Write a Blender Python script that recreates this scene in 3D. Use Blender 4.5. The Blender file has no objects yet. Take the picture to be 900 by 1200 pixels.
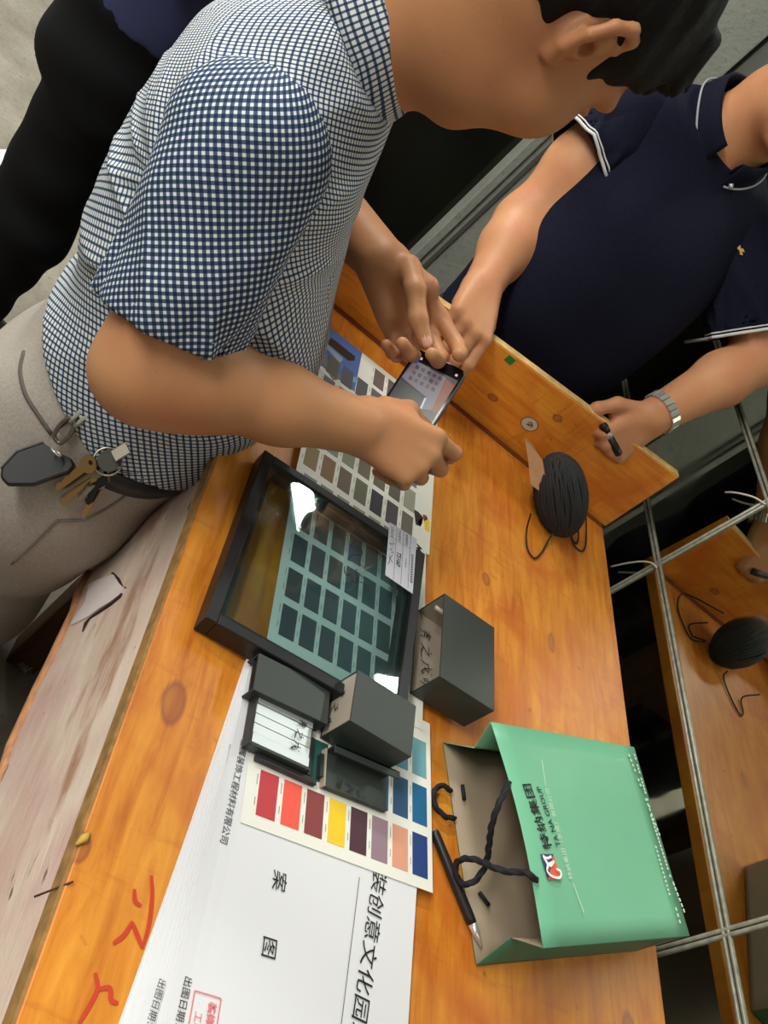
import bpy, bmesh, math, random
import numpy as np
from mathutils import Vector, Matrix
random.seed(7); RNG = np.random.default_rng(5)
scene = bpy.context.scene
COL = scene.collection
V = lambda *a: np.array(a, float)
R = math.radians

# ------------------------------------------------------------------ camera, world, lights, exposure
CAM = V(0, 0, 1.57)                                   # photographer's phone, held at eye height
FWD = V(.40596991, .72853923, -.5517418); RIGHT = V(.74212927, .08951308, .66425263); UP = V(-.53332221, .67913032, .50433067)
FPX = 1050.0
cam_d = bpy.data.cameras.new('camera'); cam = bpy.data.objects.new('camera', cam_d); COL.objects.link(cam)
cam.matrix_world = Matrix(((*[RIGHT[0], UP[0], -FWD[0]], CAM[0]), (*[RIGHT[1], UP[1], -FWD[1]], CAM[1]),
                           (*[RIGHT[2], UP[2], -FWD[2]], CAM[2]), (0, 0, 0, 1)))
cam_d.sensor_fit = 'VERTICAL'; cam_d.sensor_height = 24.0; cam_d.lens = 24.0 * FPX / 1200.0
cam_d.clip_start = .02
scene.camera = cam

world = bpy.data.worlds.new('world'); scene.world = world; world.use_nodes = True
bg = world.node_tree.nodes['Background']; bg.inputs[0].default_value = (.80, .86, .82, 1); bg.inputs[1].default_value = .16

def area(name, loc, tgt, size, size_y, power, colr, xdir=None):
    l = bpy.data.lights.new(name, 'AREA'); l.shape = 'RECTANGLE'; l.size = size; l.size_y = size_y; l.energy = power; l.color = colr
    o = bpy.data.objects.new(name, l); COL.objects.link(o); o.location = loc
    o.rotation_euler = (Vector(tgt) - Vector(loc)).to_track_quat('-Z', 'Y').to_euler()
    if xdir is not None:                              # a tube lamp or fill light: its length along xdir
        z = (Vector(loc) - Vector(tgt)).normalized(); x = Vector(xdir); x = (x - z * x.dot(z)).normalized(); y = z.cross(x)
        o.rotation_euler = Matrix((x, y, z)).transposed().to_euler()
    return o
area('tube_lamp_right', (1.50, 1.86, 2.76), (1.2, 1.55, 0), .40, .10, 9, (.95, 1, .97), (-.2, 1, 0))
area('tube_lamp_far', (1.02, 2.62, 2.76), (.9, 2.3, 0), .40, .09, 9, (.95, 1, .97), (-.42, 1.15, 0))
area('tube_lamp_left', (-1.30, .35, 2.62), (.1, .5, .7), 1.3, .25, 46, (1, .985, .94), (.2, 1, 0))
area('fill_light_front_left', (-1.35, -1.0, 2.45), (.3, .6, .4), 1.2, .25, 9, (1, .985, .94), (.2, 1, 0))  # added fill, brightens the apron and the floor under the bench
area('fill_light_back', (-.75, 1.45, 2.75), (.0, 1.7, .8), 1.2, .20, 26, (1, .99, .95), (1, .3, 0))  # added fill for the back left and the grey post
area('fill_light_corner', (-.95, 2.75, 2.75), (-.6, 2.5, 0), 1.0, .20, 100, (1, .99, .95), (1, .3, 0))  # unseen fill added to lift the floor at the far left
area('tube_lamp_near', (.65, -1.1, 2.75), (.5, .5, .9), 1.2, .35, 8, (1, .98, .93))
vs = scene.view_settings
scene.display_settings.display_device = 'sRGB'
vs.view_transform = 'Standard'; vs.look = 'None'; vs.exposure = -0.19; vs.gamma = 1.0; vs.use_curve_mapping = False

ZD = .95                                              # bench top
def ray(x, y):
    d = FWD + RIGHT * ((x - 450) / FPX) - UP * ((y - 600) / FPX)
    return d / np.linalg.norm(d)
def P(x, y, d): return CAM + ray(x, y) * d
def pz(x, y, z=ZD):
    r = ray(x, y); return CAM + r * (z - CAM[2]) / r[2]
def py(x, y, Y):
    r = ray(x, y); return CAM + r * (Y / r[1])
def px(x, y, X):
    r = ray(x, y); return CAM + r * (X / r[0])
def nrm(v): v = np.asarray(v, float); return v / np.linalg.norm(v)

# ------------------------------------------------------------------ materials
def srgb(r, g, b):
    f = lambda c: (c / 255 / 12.92) if c / 255 <= .04045 else ((c / 255 + .055) / 1.055) ** 2.4
    return (f(r), f(g), f(b), 1)
MATS = {}
def mat(name, c, rough=.5, metal=0., spec=.5, noise=0., nscale=40., bump=0., bscale=200., trans=0., ior=1.45, sss=0., coat=0., emit=None, stretch=None):
    if name in MATS: return MATS[name]
    m = bpy.data.materials.new(name); m.use_nodes = True; nt = m.node_tree
    b = nt.nodes['Principled BSDF']
    b.inputs['Base Color'].default_value = c; b.inputs['Roughness'].default_value = rough; b.inputs['Metallic'].default_value = metal
    b.inputs['Specular IOR Level'].default_value = spec; b.inputs['IOR'].default_value = ior
    b.inputs['Transmission Weight'].default_value = trans; b.inputs['Coat Weight'].default_value = coat
    if sss:
        b.inputs['Subsurface Weight'].default_value = sss; b.inputs['Subsurface Radius'].default_value = (.010, .004, .002); b.inputs['Subsurface Scale'].default_value = 1.
    if emit:
        b.inputs['Emission Color'].default_value = emit[0]; b.inputs['Emission Strength'].default_value = emit[1]
    tc = nt.nodes.new('ShaderNodeTexCoord'); src = tc.outputs['Object']
    if stretch:
        mp = nt.nodes.new('ShaderNodeMapping'); mp.inputs['Scale'].default_value = stretch; nt.links.new(src, mp.inputs[0]); src = mp.outputs[0]
    if noise:
        n = nt.nodes.new('ShaderNodeTexNoise'); n.inputs['Scale'].default_value = nscale; n.inputs['Detail'].default_value = 5
        nt.links.new(src, n.inputs['Vector'])
        r = nt.nodes.new('ShaderNodeValToRGB'); e = r.color_ramp.elements
        e[0].position = .3; e[1].position = .7
        e[0].color = tuple(x * (1 - noise) for x in c[:3]) + (1,); e[1].color = tuple(min(1, x * (1 + noise)) for x in c[:3]) + (1,)
        nt.links.new(n.outputs[0], r.inputs[0]); nt.links.new(r.outputs[0], b.inputs['Base Color'])
    if bump:
        n = nt.nodes.new('ShaderNodeTexNoise'); n.inputs['Scale'].default_value = bscale; n.inputs['Detail'].default_value = 4
        nt.links.new(src, n.inputs['Vector'])
        bp = nt.nodes.new('ShaderNodeBump'); bp.inputs['Strength'].default_value = bump; bp.inputs['Distance'].default_value = .002
        nt.links.new(n.outputs[0], bp.inputs['Height']); nt.links.new(bp.outputs[0], b.inputs['Normal'])
    MATS[name] = m
    return m

class NT:
    """small helper to write node graphs"""
    def __init__(s, m): s.m = m; s.t = m.node_tree; s.b = s.t.nodes['Principled BSDF']
    def n(s, typ, **kw):
        o = s.t.nodes.new('ShaderNode' + typ)
        for k, v in kw.items(): setattr(o, k, v)
        return o
    def put(s, inp, v):
        if isinstance(v, bpy.types.NodeSocket): s.t.links.new(v, inp)
        else: inp.default_value = v
    def math(s, op, a, b=0., c=0.):
        o = s.n('Math', operation=op)
        for i, v in enumerate((a, b, c)): s.put(o.inputs[i], v)
        return o.outputs[0]
    def mix(s, f, a, b):
        o = s.n('Mix', data_type='RGBA'); s.put(o.inputs[0], f); s.put(o.inputs[6], a); s.put(o.inputs[7], b); return o.outputs[2]
    def noise(s, vec, scale, detail=4, rough=.5, dist=0.):
        o = s.n('TexNoise'); o.inputs['Scale'].default_value = scale; o.inputs['Detail'].default_value = detail
        o.inputs['Roughness'].default_value = rough; o.inputs['Distortion'].default_value = dist; s.put(o.inputs['Vector'], vec); return o.outputs[0]
    def map(s, vec, scale=(1, 1, 1), loc=(0, 0, 0), rot=(0, 0, 0)):
        o = s.n('Mapping'); s.put(o.inputs[0], vec); o.inputs['Scale'].default_value = scale; o.inputs['Location'].default_value = loc; o.inputs['Rotation'].default_value = rot
        return o.outputs[0]
    def ramp(s, v, *els):
        o = s.n('ValToRGB'); e = o.color_ramp.elements
        while len(e) < len(els): e.new(.5)
        for k, (p, c) in enumerate(els): e[k].position = p; e[k].color = c if len(c) == 4 else (*c, 1)
        s.put(o.inputs[0], v); return o.outputs[0]
    def obj(s): return s.n('TexCoord').outputs['Object']
def newmat(name, rough=.5, **kw):
    m = mat(name, (.5, .5, .5, 1), rough, **kw); return m, NT(m)

def wood_mat(name, along, knots, base=(210, 131, 40), dark=(180, 97, 24), red=(188, 90, 28)):
    """orange varnished pine: grain streaks, reddish patches, explicit knots"""
    m, g = newmat(name, .44, coat=.12); g.b.inputs['Coat Roughness'].default_value = .3; o = g.obj()
    big = g.noise(g.map(o, (3, 3, 3), (.9, 2.1, .4)), 2.2, 3, .6, .6)
    st = (40, 5, 5) if along == 'Y' else (5, 5, 40) if along == 'X' else (5, 40, 5)
    fine = g.noise(g.map(o, st), 1.6, 6, .65, .5)
    st2 = (9, 60, 9) if along == 'Y' else (60, 9, 9)
    cross = g.noise(g.map(o, st2), .8, 5, .7, .8)
    c = g.ramp(fine, (.28, srgb(*dark)), (.5, srgb(*base)), (.75, srgb(min(255, base[0] + 18), base[1] + 26, base[2] + 14)))
    c = g.mix(g.ramp(big, (.50, (0, 0, 0)), (.72, (.8, .8, .8))), c, srgb(*red))
    c = g.mix(g.ramp(cross, (.56, (0, 0, 0)), (.72, (.42, .42, .42))), c, srgb(170, 84, 28))
    sp = g.noise(o, 55, 3, .5)
    c = g.mix(g.ramp(sp, (.70, (0, 0, 0)), (.78, (.6, .6, .6))), c, srgb(110, 58, 26))
    sep = g.n('SeparateXYZ'); g.put(sep.inputs[0], o); A = sep.outputs[0]; B = sep.outputs[1 if along == 'Y' else 2]
    for (kx, ky, rx, ry) in knots:
        dx = g.math('DIVIDE', g.math('SUBTRACT', A, kx), rx); dy = g.math('DIVIDE', g.math('SUBTRACT', B, ky), ry)
        d = g.math('SQRT', g.math('ADD', g.math('MULTIPLY', dx, dx), g.math('MULTIPLY', dy, dy)))
        d = g.math('ADD', d, g.math('MULTIPLY', g.math('SUBTRACT', fine, .5), .5))
        f = g.ramp(d, (.15, (.5, .5, .5)), (.55, (.62, .62, .62)), (.76, (.9, .9, .9)), (.98, (.12, .12, .12)), (1.0, (0, 0, 0)))
        c = g.mix(f, c, g.mix(fine, srgb(122, 62, 32), srgb(172, 96, 54)))
    g.put(g.b.inputs['Base Color'], c)
    bp = g.n('Bump'); bp.inputs['Strength'].default_value = .12; bp.inputs['Distance'].default_value = .002
    g.put(bp.inputs['Height'], fine); g.put(g.b.inputs['Normal'], bp.outputs[0])
    return m

WOOD = wood_mat('varnished_wood', 'Y', [(.262, .428, .013, .024), (.585, .705, .013, .02), (.64, .83, .008, .013), (.227, .285, .009, .013), (.86, .33, .015, .03), (.845, .55, .01, .02), (.77, .80, .007, .02), (.70, .27, .010, .02)])
WOODB = wood_mat('varnished_wood_board', 'X', [(.70, 1.045, .011, .008), (.80, .99, .012, .008), (.6, 1.0, .010, .007)], base=(238, 152, 50), dark=(208, 120, 34), red=(214, 114, 36))
EDGE = mat('raw_wood_edge', srgb(205, 170, 105), .6, noise=.25, nscale=60, stretch=(1, 1, 6))
PLYEDGE = mat('plywood_edge', srgb(150, 112, 62), .6, noise=.3, nscale=80)
DARK = mat('dark_paint', srgb(26, 25, 22), .5, noise=.4, nscale=30)
BLACKP = mat('black_plastic', srgb(18, 18, 19), .5)
CHROME = mat('chrome', srgb(212, 212, 204), .26, .65)
BRASS = mat('brass', srgb(196, 160, 105), .3, 1.)
STEEL = mat('key_steel', srgb(175, 168, 150), .35, 1.)
INK = mat('black_ink', srgb(22, 22, 24), .6)
INKG = mat('grey_ink', srgb(95, 97, 100), .7)
WHITEINK = mat('white_ink', srgb(205, 228, 205), .6)
REDINK = mat('red_ink', srgb(196, 60, 34), .6)
STAMP = mat('red_stamp_ink', srgb(226, 120, 124), .7)
PAPER = mat('white_paper', srgb(226, 227, 228), .75)
CARDM = mat('chart_paper', srgb(236, 236, 224), .55)
ALUG = mat('grey_aluminium', srgb(60, 66, 61), .42, .25, bump=.05, bscale=900)
ALUD = mat('dark_aluminium', srgb(44, 46, 45), .45, .2)
ALUI = mat('bare_aluminium_bronze', srgb(168, 157, 140), .42, .15)
ALUS = mat('bare_aluminium_silver', srgb(214, 220, 218), .42, .7)
FRAMEM = mat('black_frame', srgb(28, 28, 28), .42, .1)

# ------------------------------------------------------------------ mesh helpers
def link(name, me, m, parent=None):
    o = bpy.data.objects.new(name, me); COL.objects.link(o)
    if m is not None:
        for x in (m if isinstance(m, (list, tuple)) else [m]): me.materials.append(x)
    if parent is not None: o.parent = parent
    return o
def pydata(name, vs, fs, m, parent=None, smooth=False):
    me = bpy.data.meshes.new(name); me.from_pydata([tuple(map(float, v)) for v in vs], [], [tuple(map(int, f)) for f in fs]); me.update()
    if smooth:
        me.polygons.foreach_set('use_smooth', [True] * len(me.polygons))
    return link(name, me, m, parent)
def fix_normals(bm): bmesh.ops.recalc_face_normals(bm, faces=bm.faces)
def finish(name, bm, m, parent=None, smooth=False, bevel=0., segs=2):
    fix_normals(bm)
    if bevel:
        bmesh.ops.bevel(bm, geom=bm.edges[:], offset=bevel, segments=segs, affect='EDGES', profile=.5)
    me = bpy.data.meshes.new(name); bm.to_mesh(me); bm.free()
    if smooth: me.polygons.foreach_set('use_smooth', [True] * len(me.polygons))
    return link(name, me, m, parent)
def box_bm(lo, hi, bm=None, M=None):
    bm = bm or bmesh.new()
    c = [bm.verts.new((lo[0] if i & 1 == 0 else hi[0], lo[1] if i & 2 == 0 else hi[1], lo[2] if i & 4 == 0 else hi[2])) for i in range(8)]
    if M is not None:
        for v in c: v.co = M @ v.co
    for f in ((0, 1, 3, 2), (4, 6, 7, 5), (0, 4, 5, 1), (2, 3, 7, 6), (0, 2, 6, 4), (1, 5, 7, 3)): bm.faces.new([c[i] for i in f])
    return bm
def box(name, lo, hi, m, parent=None, bevel=0., M=None):
    return finish(name, box_bm(lo, hi, None, M), m, parent, bevel=bevel)
def frame_mat(o, x, y, z):
    return Matrix(((x[0], y[0], z[0], o[0]), (x[1], y[1], z[1], o[1]), (x[2], y[2], z[2], o[2]), (0, 0, 0, 1)))
def prism_bm(pts2, h0, h1, M=None, bm=None):
    bm = bm or bmesh.new(); M = M or Matrix()
    a = [bm.verts.new(M @ Vector((p[0], p[1], h0))) for p in pts2]; b = [bm.verts.new(M @ Vector((p[0], p[1], h1))) for p in pts2]
    n = len(pts2); bm.faces.new(a[::-1]); bm.faces.new(b)
    for i in range(n): bm.faces.new((a[i], a[(i + 1) % n], b[(i + 1) % n], b[i]))
    return bm
def prism(name, pts2, h0, h1, m, parent=None, M=None, bevel=0.):
    return finish(name, prism_bm(pts2, h0, h1, M), m, parent, bevel=bevel)
def catmull(pts, k=8, closed=False):
    p = [np.asarray(q, float) for q in pts]; n = len(p); out = []
    rng = range(n if closed else n - 1)
    for i in rng:
        a = p[(i - 1) % n] if closed or i > 0 else 2 * p[0] - p[1]; b = p[i]; c = p[(i + 1) % n]
        d = p[(i + 2) % n] if closed or i + 2 < n else 2 * p[-1] - p[-2]
        for t in np.arange(k) / k:
            out.append(.5 * ((2 * b) + (c - a) * t + (2 * a - 5 * b + 4 * c - d) * t * t + (3 * b - a - 3 * c + d) * t ** 3))
    if not closed: out.append(p[-1])
    return out
def tube_data(pts, r, n=8, closed=False, lobes=0, pitch=.012, lobe=.2, base=0):
    p = np.array(pts); N = len(p); T = np.zeros_like(p)
    for i in range(N):
        a = p[(i - 1) % N] if closed or i else p[0]; b = p[(i + 1) % N] if closed or i < N - 1 else p[-1]
        T[i] = nrm(b - a + 1e-9)
    u = nrm(np.cross(T[0], V(.31, .52, .79))); vs = []; s = 0.
    rr = np.broadcast_to(np.asarray(r, float), (N,))
    for i in range(N):
        u = nrm(u - T[i] * (u @ T[i])); w = np.cross(T[i], u)
        if i: s += np.linalg.norm(p[i] - p[i - 1])
        for k in range(n):
            th = 2 * math.pi * k / n
            q = rr[i] * (1 + (lobe * math.cos(lobes * (th - 2 * math.pi * s / pitch / max(lobes, 1))) if lobes else 0))
            vs.append(p[i] + q * (math.cos(th) * u + math.sin(th) * w))
    fs = []
    for i in range(N if closed else N - 1):
        j = (i + 1) % N
        for k in range(n):
            fs.append((base + i * n + k, base + i * n + (k + 1) % n, base + j * n + (k + 1) % n, base + j * n + k))
    if not closed:
        fs.append(tuple(base + k for k in range(n))[::-1]); fs.append(tuple(base + (N - 1) * n + k for k in range(n)))
    return vs, fs
def tube(name, pts, r, m, parent=None, n=8, closed=False, **kw):
    vs, fs = tube_data(pts, r, n, closed, **kw); return pydata(name, vs, fs, m, parent, True)
def multitube(name, lst, r, m, parent=None, n=6, closed=False, **kw):
    A, F = [], []
    for pts in lst:
        vs, fs = tube_data(pts, r, n, closed, base=len(A), **kw); A += vs; F += fs
    return pydata(name, A, F, m, parent, True)
def ribbon(name, polys, w, m, O, X, Y, Z, parent=None, h=.0003, taper=True):
    """flat pen strokes: polylines in the plane O + a X + b Y"""
    vs, fs = [], []
    for pl in polys:
        h += .00004
        pts = [np.array(q, float) for q in (catmull([(*q, 0) for q in pl], 5) if len(pl) > 2 else [(*q, 0) for q in pl])]
        n = len(pts); b0 = len(vs)
        for i, q in enumerate(pts):
            t = nrm(pts[min(i + 1, n - 1)] - pts[max(i - 1, 0)] + V(1e-9, 0, 0)); nn = V(-t[1], t[0], 0)
            ww = w * (.6 + .4 * math.sin(math.pi * (i + .5) / n)) if taper else w
            for s in (-.5, .5):
                e = q + nn * ww * s; vs.append(O + X * e[0] + Y * e[1] + Z * h)
        for i in range(n - 1): fs.append((b0 + 2 * i, b0 + 2 * i + 1, b0 + 2 * i + 3, b0 + 2 * i + 2))
    return pydata(name, vs, fs, m, parent)
def text(name, body, size, m, parent, O, X, Y, shear=0., bold=0., sx=1., lift=.0004):
    c = bpy.data.curves.new(name, 'FONT'); c.body = body; c.size = size; c.shear = shear; c.offset = bold; c.resolution_u = 2
    t = bpy.data.objects.new(name, c); me = bpy.data.meshes.new_from_object(t)
    bpy.data.objects.remove(t)
    X = nrm(X); Y = nrm(Y); Z = np.cross(X, Y)
    co = np.zeros(len(me.vertices) * 3); me.vertices.foreach_get('co', co); co = co.reshape(-1, 3)
    co = O + np.outer(co[:, 0] * sx, X) + np.outer(co[:, 1], Y) + Z * lift
    me.vertices.foreach_set('co', co.ravel()); me.materials.clear(); me.update()
    return link(name, me, m, parent)
def tag(o, label=None, cat=None, group=None, kind=None):
    if label: o['label'] = label
    if cat: o['category'] = cat
    if group: o['group'] = group
    if kind: o['kind'] = kind
    return o
def thing(name, loc, label, cat, group=None):
    o = bpy.data.objects.new(name, None); COL.objects.link(o); o.location = tuple(map(float, loc)); o.empty_display_size = .05
    return tag(o, label, cat, group)
def adopt(root):
    """children were built in world coordinates: keep them there under a root that stands at its base"""
    bpy.context.view_layer.update()
    inv = Matrix.Translation(root.location).inverted()
    for ch in root.children: ch.matrix_parent_inverse = inv
# ------------------------------------------------------------------ SDF sculpting (numpy) for bodies and clothing
def smin(a, b, k):
    h = np.maximum(k - np.abs(a - b), 0) / k
    return np.minimum(a, b) - h * h * k * .25
def smax(a, b, k): return -smin(-a, -b, k)
class Sdf:
    def __init__(s): s.ops = []
    def cone(s, a, b, r1, r2, k=.01, cut=False):
        a = np.asarray(a, float); b = np.asarray(b, float); ba = b - a; bb = ba @ ba + 1e-12
        def f(p):
            h = np.clip(((p - a) @ ba) / bb, 0, 1)
            q = p - a - h[:, None] * ba
            return np.sqrt((q * q).sum(1)) - (r1 + (r2 - r1) * h)
        s.ops.append((f, k, cut)); return s
    def chain(s, pts, rs, k=.01):
        for i in range(len(pts) - 1): s.cone(pts[i], pts[i + 1], rs[i], rs[i + 1], k)
        return s
    def ell(s, c, r, axes=None, k=.01, cut=False):
        c = np.asarray(c, float); r = np.asarray(r, float); A = np.eye(3) if axes is None else np.stack(axes, 1)
        def f(p):
            q = (p - c) @ A; k0 = np.sqrt(((q / r) ** 2).sum(1)) + 1e-9; k1 = np.sqrt(((q / r ** 2) ** 2).sum(1)) + 1e-9
            return k0 * (k0 - 1) / k1
        s.ops.append((f, k, cut)); return s
    def loft(s, st, k=.01, off=0., ex=2.3):
        """stations (z, cx, cy, rx, ry) along a vertical axis"""
        st = np.array(sorted(st)); zz = np.linspace(st[0, 0], st[-1, 0], 80)
        tab = []
        for j in range(1, 5):
            y = np.interp(zz, st[:, 0], st[:, j]); ker = np.ones(9) / 9
            tab.append(np.convolve(np.pad(y, 4, mode='edge'), ker, 'valid'))
        def f(p):
            z = p[:, 2]; cx, cy, rx, ry = [np.interp(z, zz, t) for t in tab]
            rx = rx + off; ry = ry + off
            q = (np.abs((p[:, 0] - cx) / rx) ** ex + np.abs((p[:, 1] - cy) / ry) ** ex) ** (1 / ex) + 1e-9
            gx = (p[:, 0] - cx) / rx ** 2; gy = (p[:, 1] - cy) / ry ** 2
            d = q * (q - 1) / (np.sqrt(gx * gx + gy * gy) + 1e-6)
            d = np.minimum(np.maximum(d, -.06), .3)
            return smax(d, np.maximum(st[0, 0] - z, z - st[-1, 0]), .02)
        s.ops.append((f, k, False)); return s
    def plane(s, o, n, k=.002):
        """cut away everything on the side n points to"""
        o = np.asarray(o, float); n = nrm(n)
        s.ops.append((lambda p: -((p - o) @ n), k, True)); return s
    def sub(s, other, k=.003): s.ops.append((other.eval, k, True)); return s
    def add(s, other, k=.003): s.ops.append((other.eval, k, False)); return s
    def disp(s, fn): s.ops.append((fn, None, None)); return s
    def eval(s, p):
        d = None
        for f, k, cut in s.ops:
            v = f(p)
            if k is None: d = d + v
            elif d is None: d = v
            elif cut: d = smax(d, -v, k)
            else: d = smin(d, v, k)
        return d
    def mesh(s, lo, hi, h):
        lo = np.asarray(lo, float); B = 4
        nb = np.ceil((np.asarray(hi) - lo) / (h * B)).astype(int) + 1
        cc = np.stack(np.meshgrid(*[lo[i] + (np.arange(nb[i]) + .5) * h * B for i in range(3)], indexing='ij'), -1).reshape(-1, 3)
        dc = s.eval(cc).astype(np.float32).reshape(nb)
        G = np.repeat(np.repeat(np.repeat(dc, B, 0), B, 1), B, 2)
        act = np.argwhere(np.abs(dc) < h * B * 1.6)
        off = np.stack(np.meshgrid(*[np.arange(B)] * 3, indexing='ij'), -1).reshape(-1, 3)
        for c0 in range(0, len(act), 4000):
            idx = (act[c0:c0 + 4000, None, :] * B + off[None]).reshape(-1, 3)
            G[idx[:, 0], idx[:, 1], idx[:, 2]] = s.eval(lo + idx * h)
        # surface nets
        S = G < 0
        n = G.shape
        cell = np.zeros((n[0] - 1, n[1] - 1, n[2] - 1), np.int8)
        for dx in (0, 1):
            for dy in (0, 1):
                for dz in (0, 1): cell += S[dx:n[0] - 1 + dx, dy:n[1] - 1 + dy, dz:n[2] - 1 + dz]
        ci = np.argwhere((cell > 0) & (cell < 8))
        ids = np.full(cell.shape, -1, np.int32); ids[ci[:, 0], ci[:, 1], ci[:, 2]] = np.arange(len(ci))
        acc = np.zeros((len(ci), 3)); cnt = np.zeros(len(ci))
        cor = {(a, b, c): G[ci[:, 0] + a, ci[:, 1] + b, ci[:, 2] + c] for a in (0, 1) for b in (0, 1) for c in (0, 1)}
        for ax in range(3):
            for a in (0, 1):
                for b in (0, 1):
                    k0 = [0, 0, 0]; o = [i for i in range(3) if i != ax]; k0[o[0]] = a; k0[o[1]] = b; k1 = list(k0); k1[ax] = 1
                    d0 = cor[tuple(k0)]; d1 = cor[tuple(k1)]; m = (d0 < 0) != (d1 < 0)
                    t = np.where(m, d0 / np.where(m, d0 - d1, 1), 0)
                    q = np.tile(np.array(k0, float), (len(ci), 1)); q[:, ax] += t
                    acc[m] += q[m]; cnt[m] += 1
        vs = lo + (ci + acc / cnt[:, None]) * h
        fs = []
        for ax in range(3):
            o1, o2 = (ax + 1) % 3, (ax + 2) % 3
            sl0 = [slice(None)] * 3; sl1 = [slice(None)] * 3; sl0[ax] = slice(0, n[ax] - 1); sl1[ax] = slice(1, n[ax])
            e = np.argwhere(S[tuple(sl0)] != S[tuple(sl1)])
            e = e[(e[:, o1] > 0) & (e[:, o2] > 0) & (e[:, o1] < n[o1] - 1) & (e[:, o2] < n[o2] - 1)]
            ins = S[e[:, 0], e[:, 1], e[:, 2]]
            q = []
            for (a, b) in ((1, 1), (0, 1), (0, 0), (1, 0)):
                t = e.copy(); t[:, o1] -= a; t[:, o2] -= b; q.append(ids[t[:, 0], t[:, 1], t[:, 2]])
            q = np.stack(q, 1); q[~ins] = q[~ins][:, ::-1]; fs.append(q)
        fs = np.concatenate(fs); fs = fs[(fs >= 0).all(1)]
        return vs, fs
def np_mesh(name, vs, fs, m, parent=None, uv=None, attr=None):
    me = bpy.data.meshes.new(name); me.vertices.add(len(vs)); me.vertices.foreach_set('co', np.ascontiguousarray(vs, np.float32).ravel())
    me.loops.add(fs.size); me.loops.foreach_set('vertex_index', np.ascontiguousarray(fs, np.int32).ravel())
    me.polygons.add(len(fs)); me.polygons.foreach_set('loop_start', np.arange(0, fs.size, 4, dtype=np.int32)); me.polygons.foreach_set('loop_total', np.full(len(fs), 4, np.int32))
    me.update(calc_edges=True); me.validate()
    me.polygons.foreach_set('use_smooth', np.ones(len(me.polygons), bool))
    if uv is not None:
        l = me.uv_layers.new(name='UVMap'); li = np.zeros(len(me.loops), np.int32); me.loops.foreach_get('vertex_index', li)
        l.data.foreach_set('uv', np.ascontiguousarray(uv[li], np.float32).ravel())
    return link(name, me, m, parent)
def trace(s, x, y, off=.0, t0=.7, t1=2.2):
    """point where the line of sight through a photo pixel meets a sculpted surface, pulled towards the eye by off"""
    r = ray(x, y); t = t0
    for _ in range(90):
        d = float(s.eval((CAM + r * t)[None])[0])
        if d < .0004 or t > t1: break
        t += max(d * .7, .0004)
    return CAM + r * (t - off)
def cuff_folds(a, b, amp=.007):
    """a sleeve's lengthwise folds, growing towards the cuff"""
    ax = nrm(b - a); e = nrm(V(1, 0, 0) - ax * ax[0]); w = np.cross(ax, e); L = np.linalg.norm(b - a)
    def f(p):
        q = p - a; t = np.clip((q @ ax) / L, 0, 1.1); th = np.arctan2(q @ w, q @ e)
        z = np.abs(np.sin(2.5 * th + .8 + .9 * np.sin(5 * t + 1.3 * th)))
        z2 = np.abs(np.sin(4 * th + 2.2 - 1.6 * t))
        return amp * (t ** 1.3) * ((1 - z) ** 2 * -1.2 + .45 * (1 - z2) ** 2 + .15)
    return f
def armpit_folds(A, amp=.006, side=-1, reach=.17):
    """creases that fan out below and in front of the armpit"""
    def f(p):
        q = p - A; d = np.sqrt((q * q).sum(1)); ph = np.arctan2(q[:, 2], q[:, 0])
        near = np.exp(-((d - .10) / (reach * .6)) ** 2) * (p[:, 1] < A[1] + .10)
        return amp * near * ((1 - np.abs(np.sin(4.5 * ph + 9 * d))) ** 2 - .35) * -1.
    return f
def ripple(amp, dirs):
    """cloth folds: warped sines"""
    def f(p):
        d = 0
        for (k, ph, w, wk) in dirs:
            k = np.asarray(k, float); wk = np.asarray(wk, float)
            d = d + np.sin(p @ k + ph + w * np.sin(p @ wk + ph * 1.7))
        return d * amp / len(dirs)
    return f

FING = {'index': (.088, .027, (.043, .026, .021), .0092), 'middle': (.092, .007, (.048, .030, .022), .0095),
        'ring': (.086, -.0125, (.045, .028, .021), .0090), 'pinky': (.077, -.030, (.035, .021, .018), .0080)}
def turn_uv(uv, deg):
    c, s = math.cos(R(deg)), math.sin(R(deg)); return np.stack([uv[:, 0] * c + uv[:, 1] * s, uv[:, 1] * c - uv[:, 0] * s], 1)
def hand(s, W, D, N, left, curls, thumb, size=1., splay=(.06, .02, -.02, -.08), kf=.0045):
    """palm, four separate bent fingers and a thumb; D to the fingers, N out of the back of the hand"""
    D = nrm(D); N = np.asarray(N, float); N = nrm(N - D * (N @ D)); S = np.cross(D, N) if left else np.cross(N, D)
    L = lambda d, t, n: W + size * (D * d + S * t + N * n)
    for nm in FING:
        d, t, _, r = FING[nm]
        s.cone(L(.006, t * .55, 0), L(d, t, .001), .0150 * size, .0112 * size, .012)
    s.cone(L(.02, .012, -.006), L(.05, .032, -.012), .019 * size, .014 * size, .012)        # ball of the thumb
    s.cone(L(.02, -.014, -.006), L(.055, -.024, -.008), .016 * size, .012 * size, .012)
    tips = {}
    for i, nm in enumerate(FING):
        d, t, ls, r = FING[nm]; a = 0.; q = L(d, t, 0); r = r * size
        for j, (ln, bend) in enumerate(zip(ls, curls[i])):
            a += math.radians(bend); sp = splay[i] * (1 if j == 0 else .4)
            dr = nrm(D * math.cos(a) - N * math.sin(a) + S * sp * math.cos(a)); e = q + dr * ln * size
            s.cone(q, e, r * (1.06 - .1 * j), r * (.98 - .12 * j) if j < 2 else r * .80, kf if j or True else .01)
            q = e
        tips[nm] = q
    tp = [L(*x) for x in thumb]
    s.chain(tp, [.0135 * size, .0115 * size, .0105 * size, .0085 * size], .007)
    return tips, tp
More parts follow.
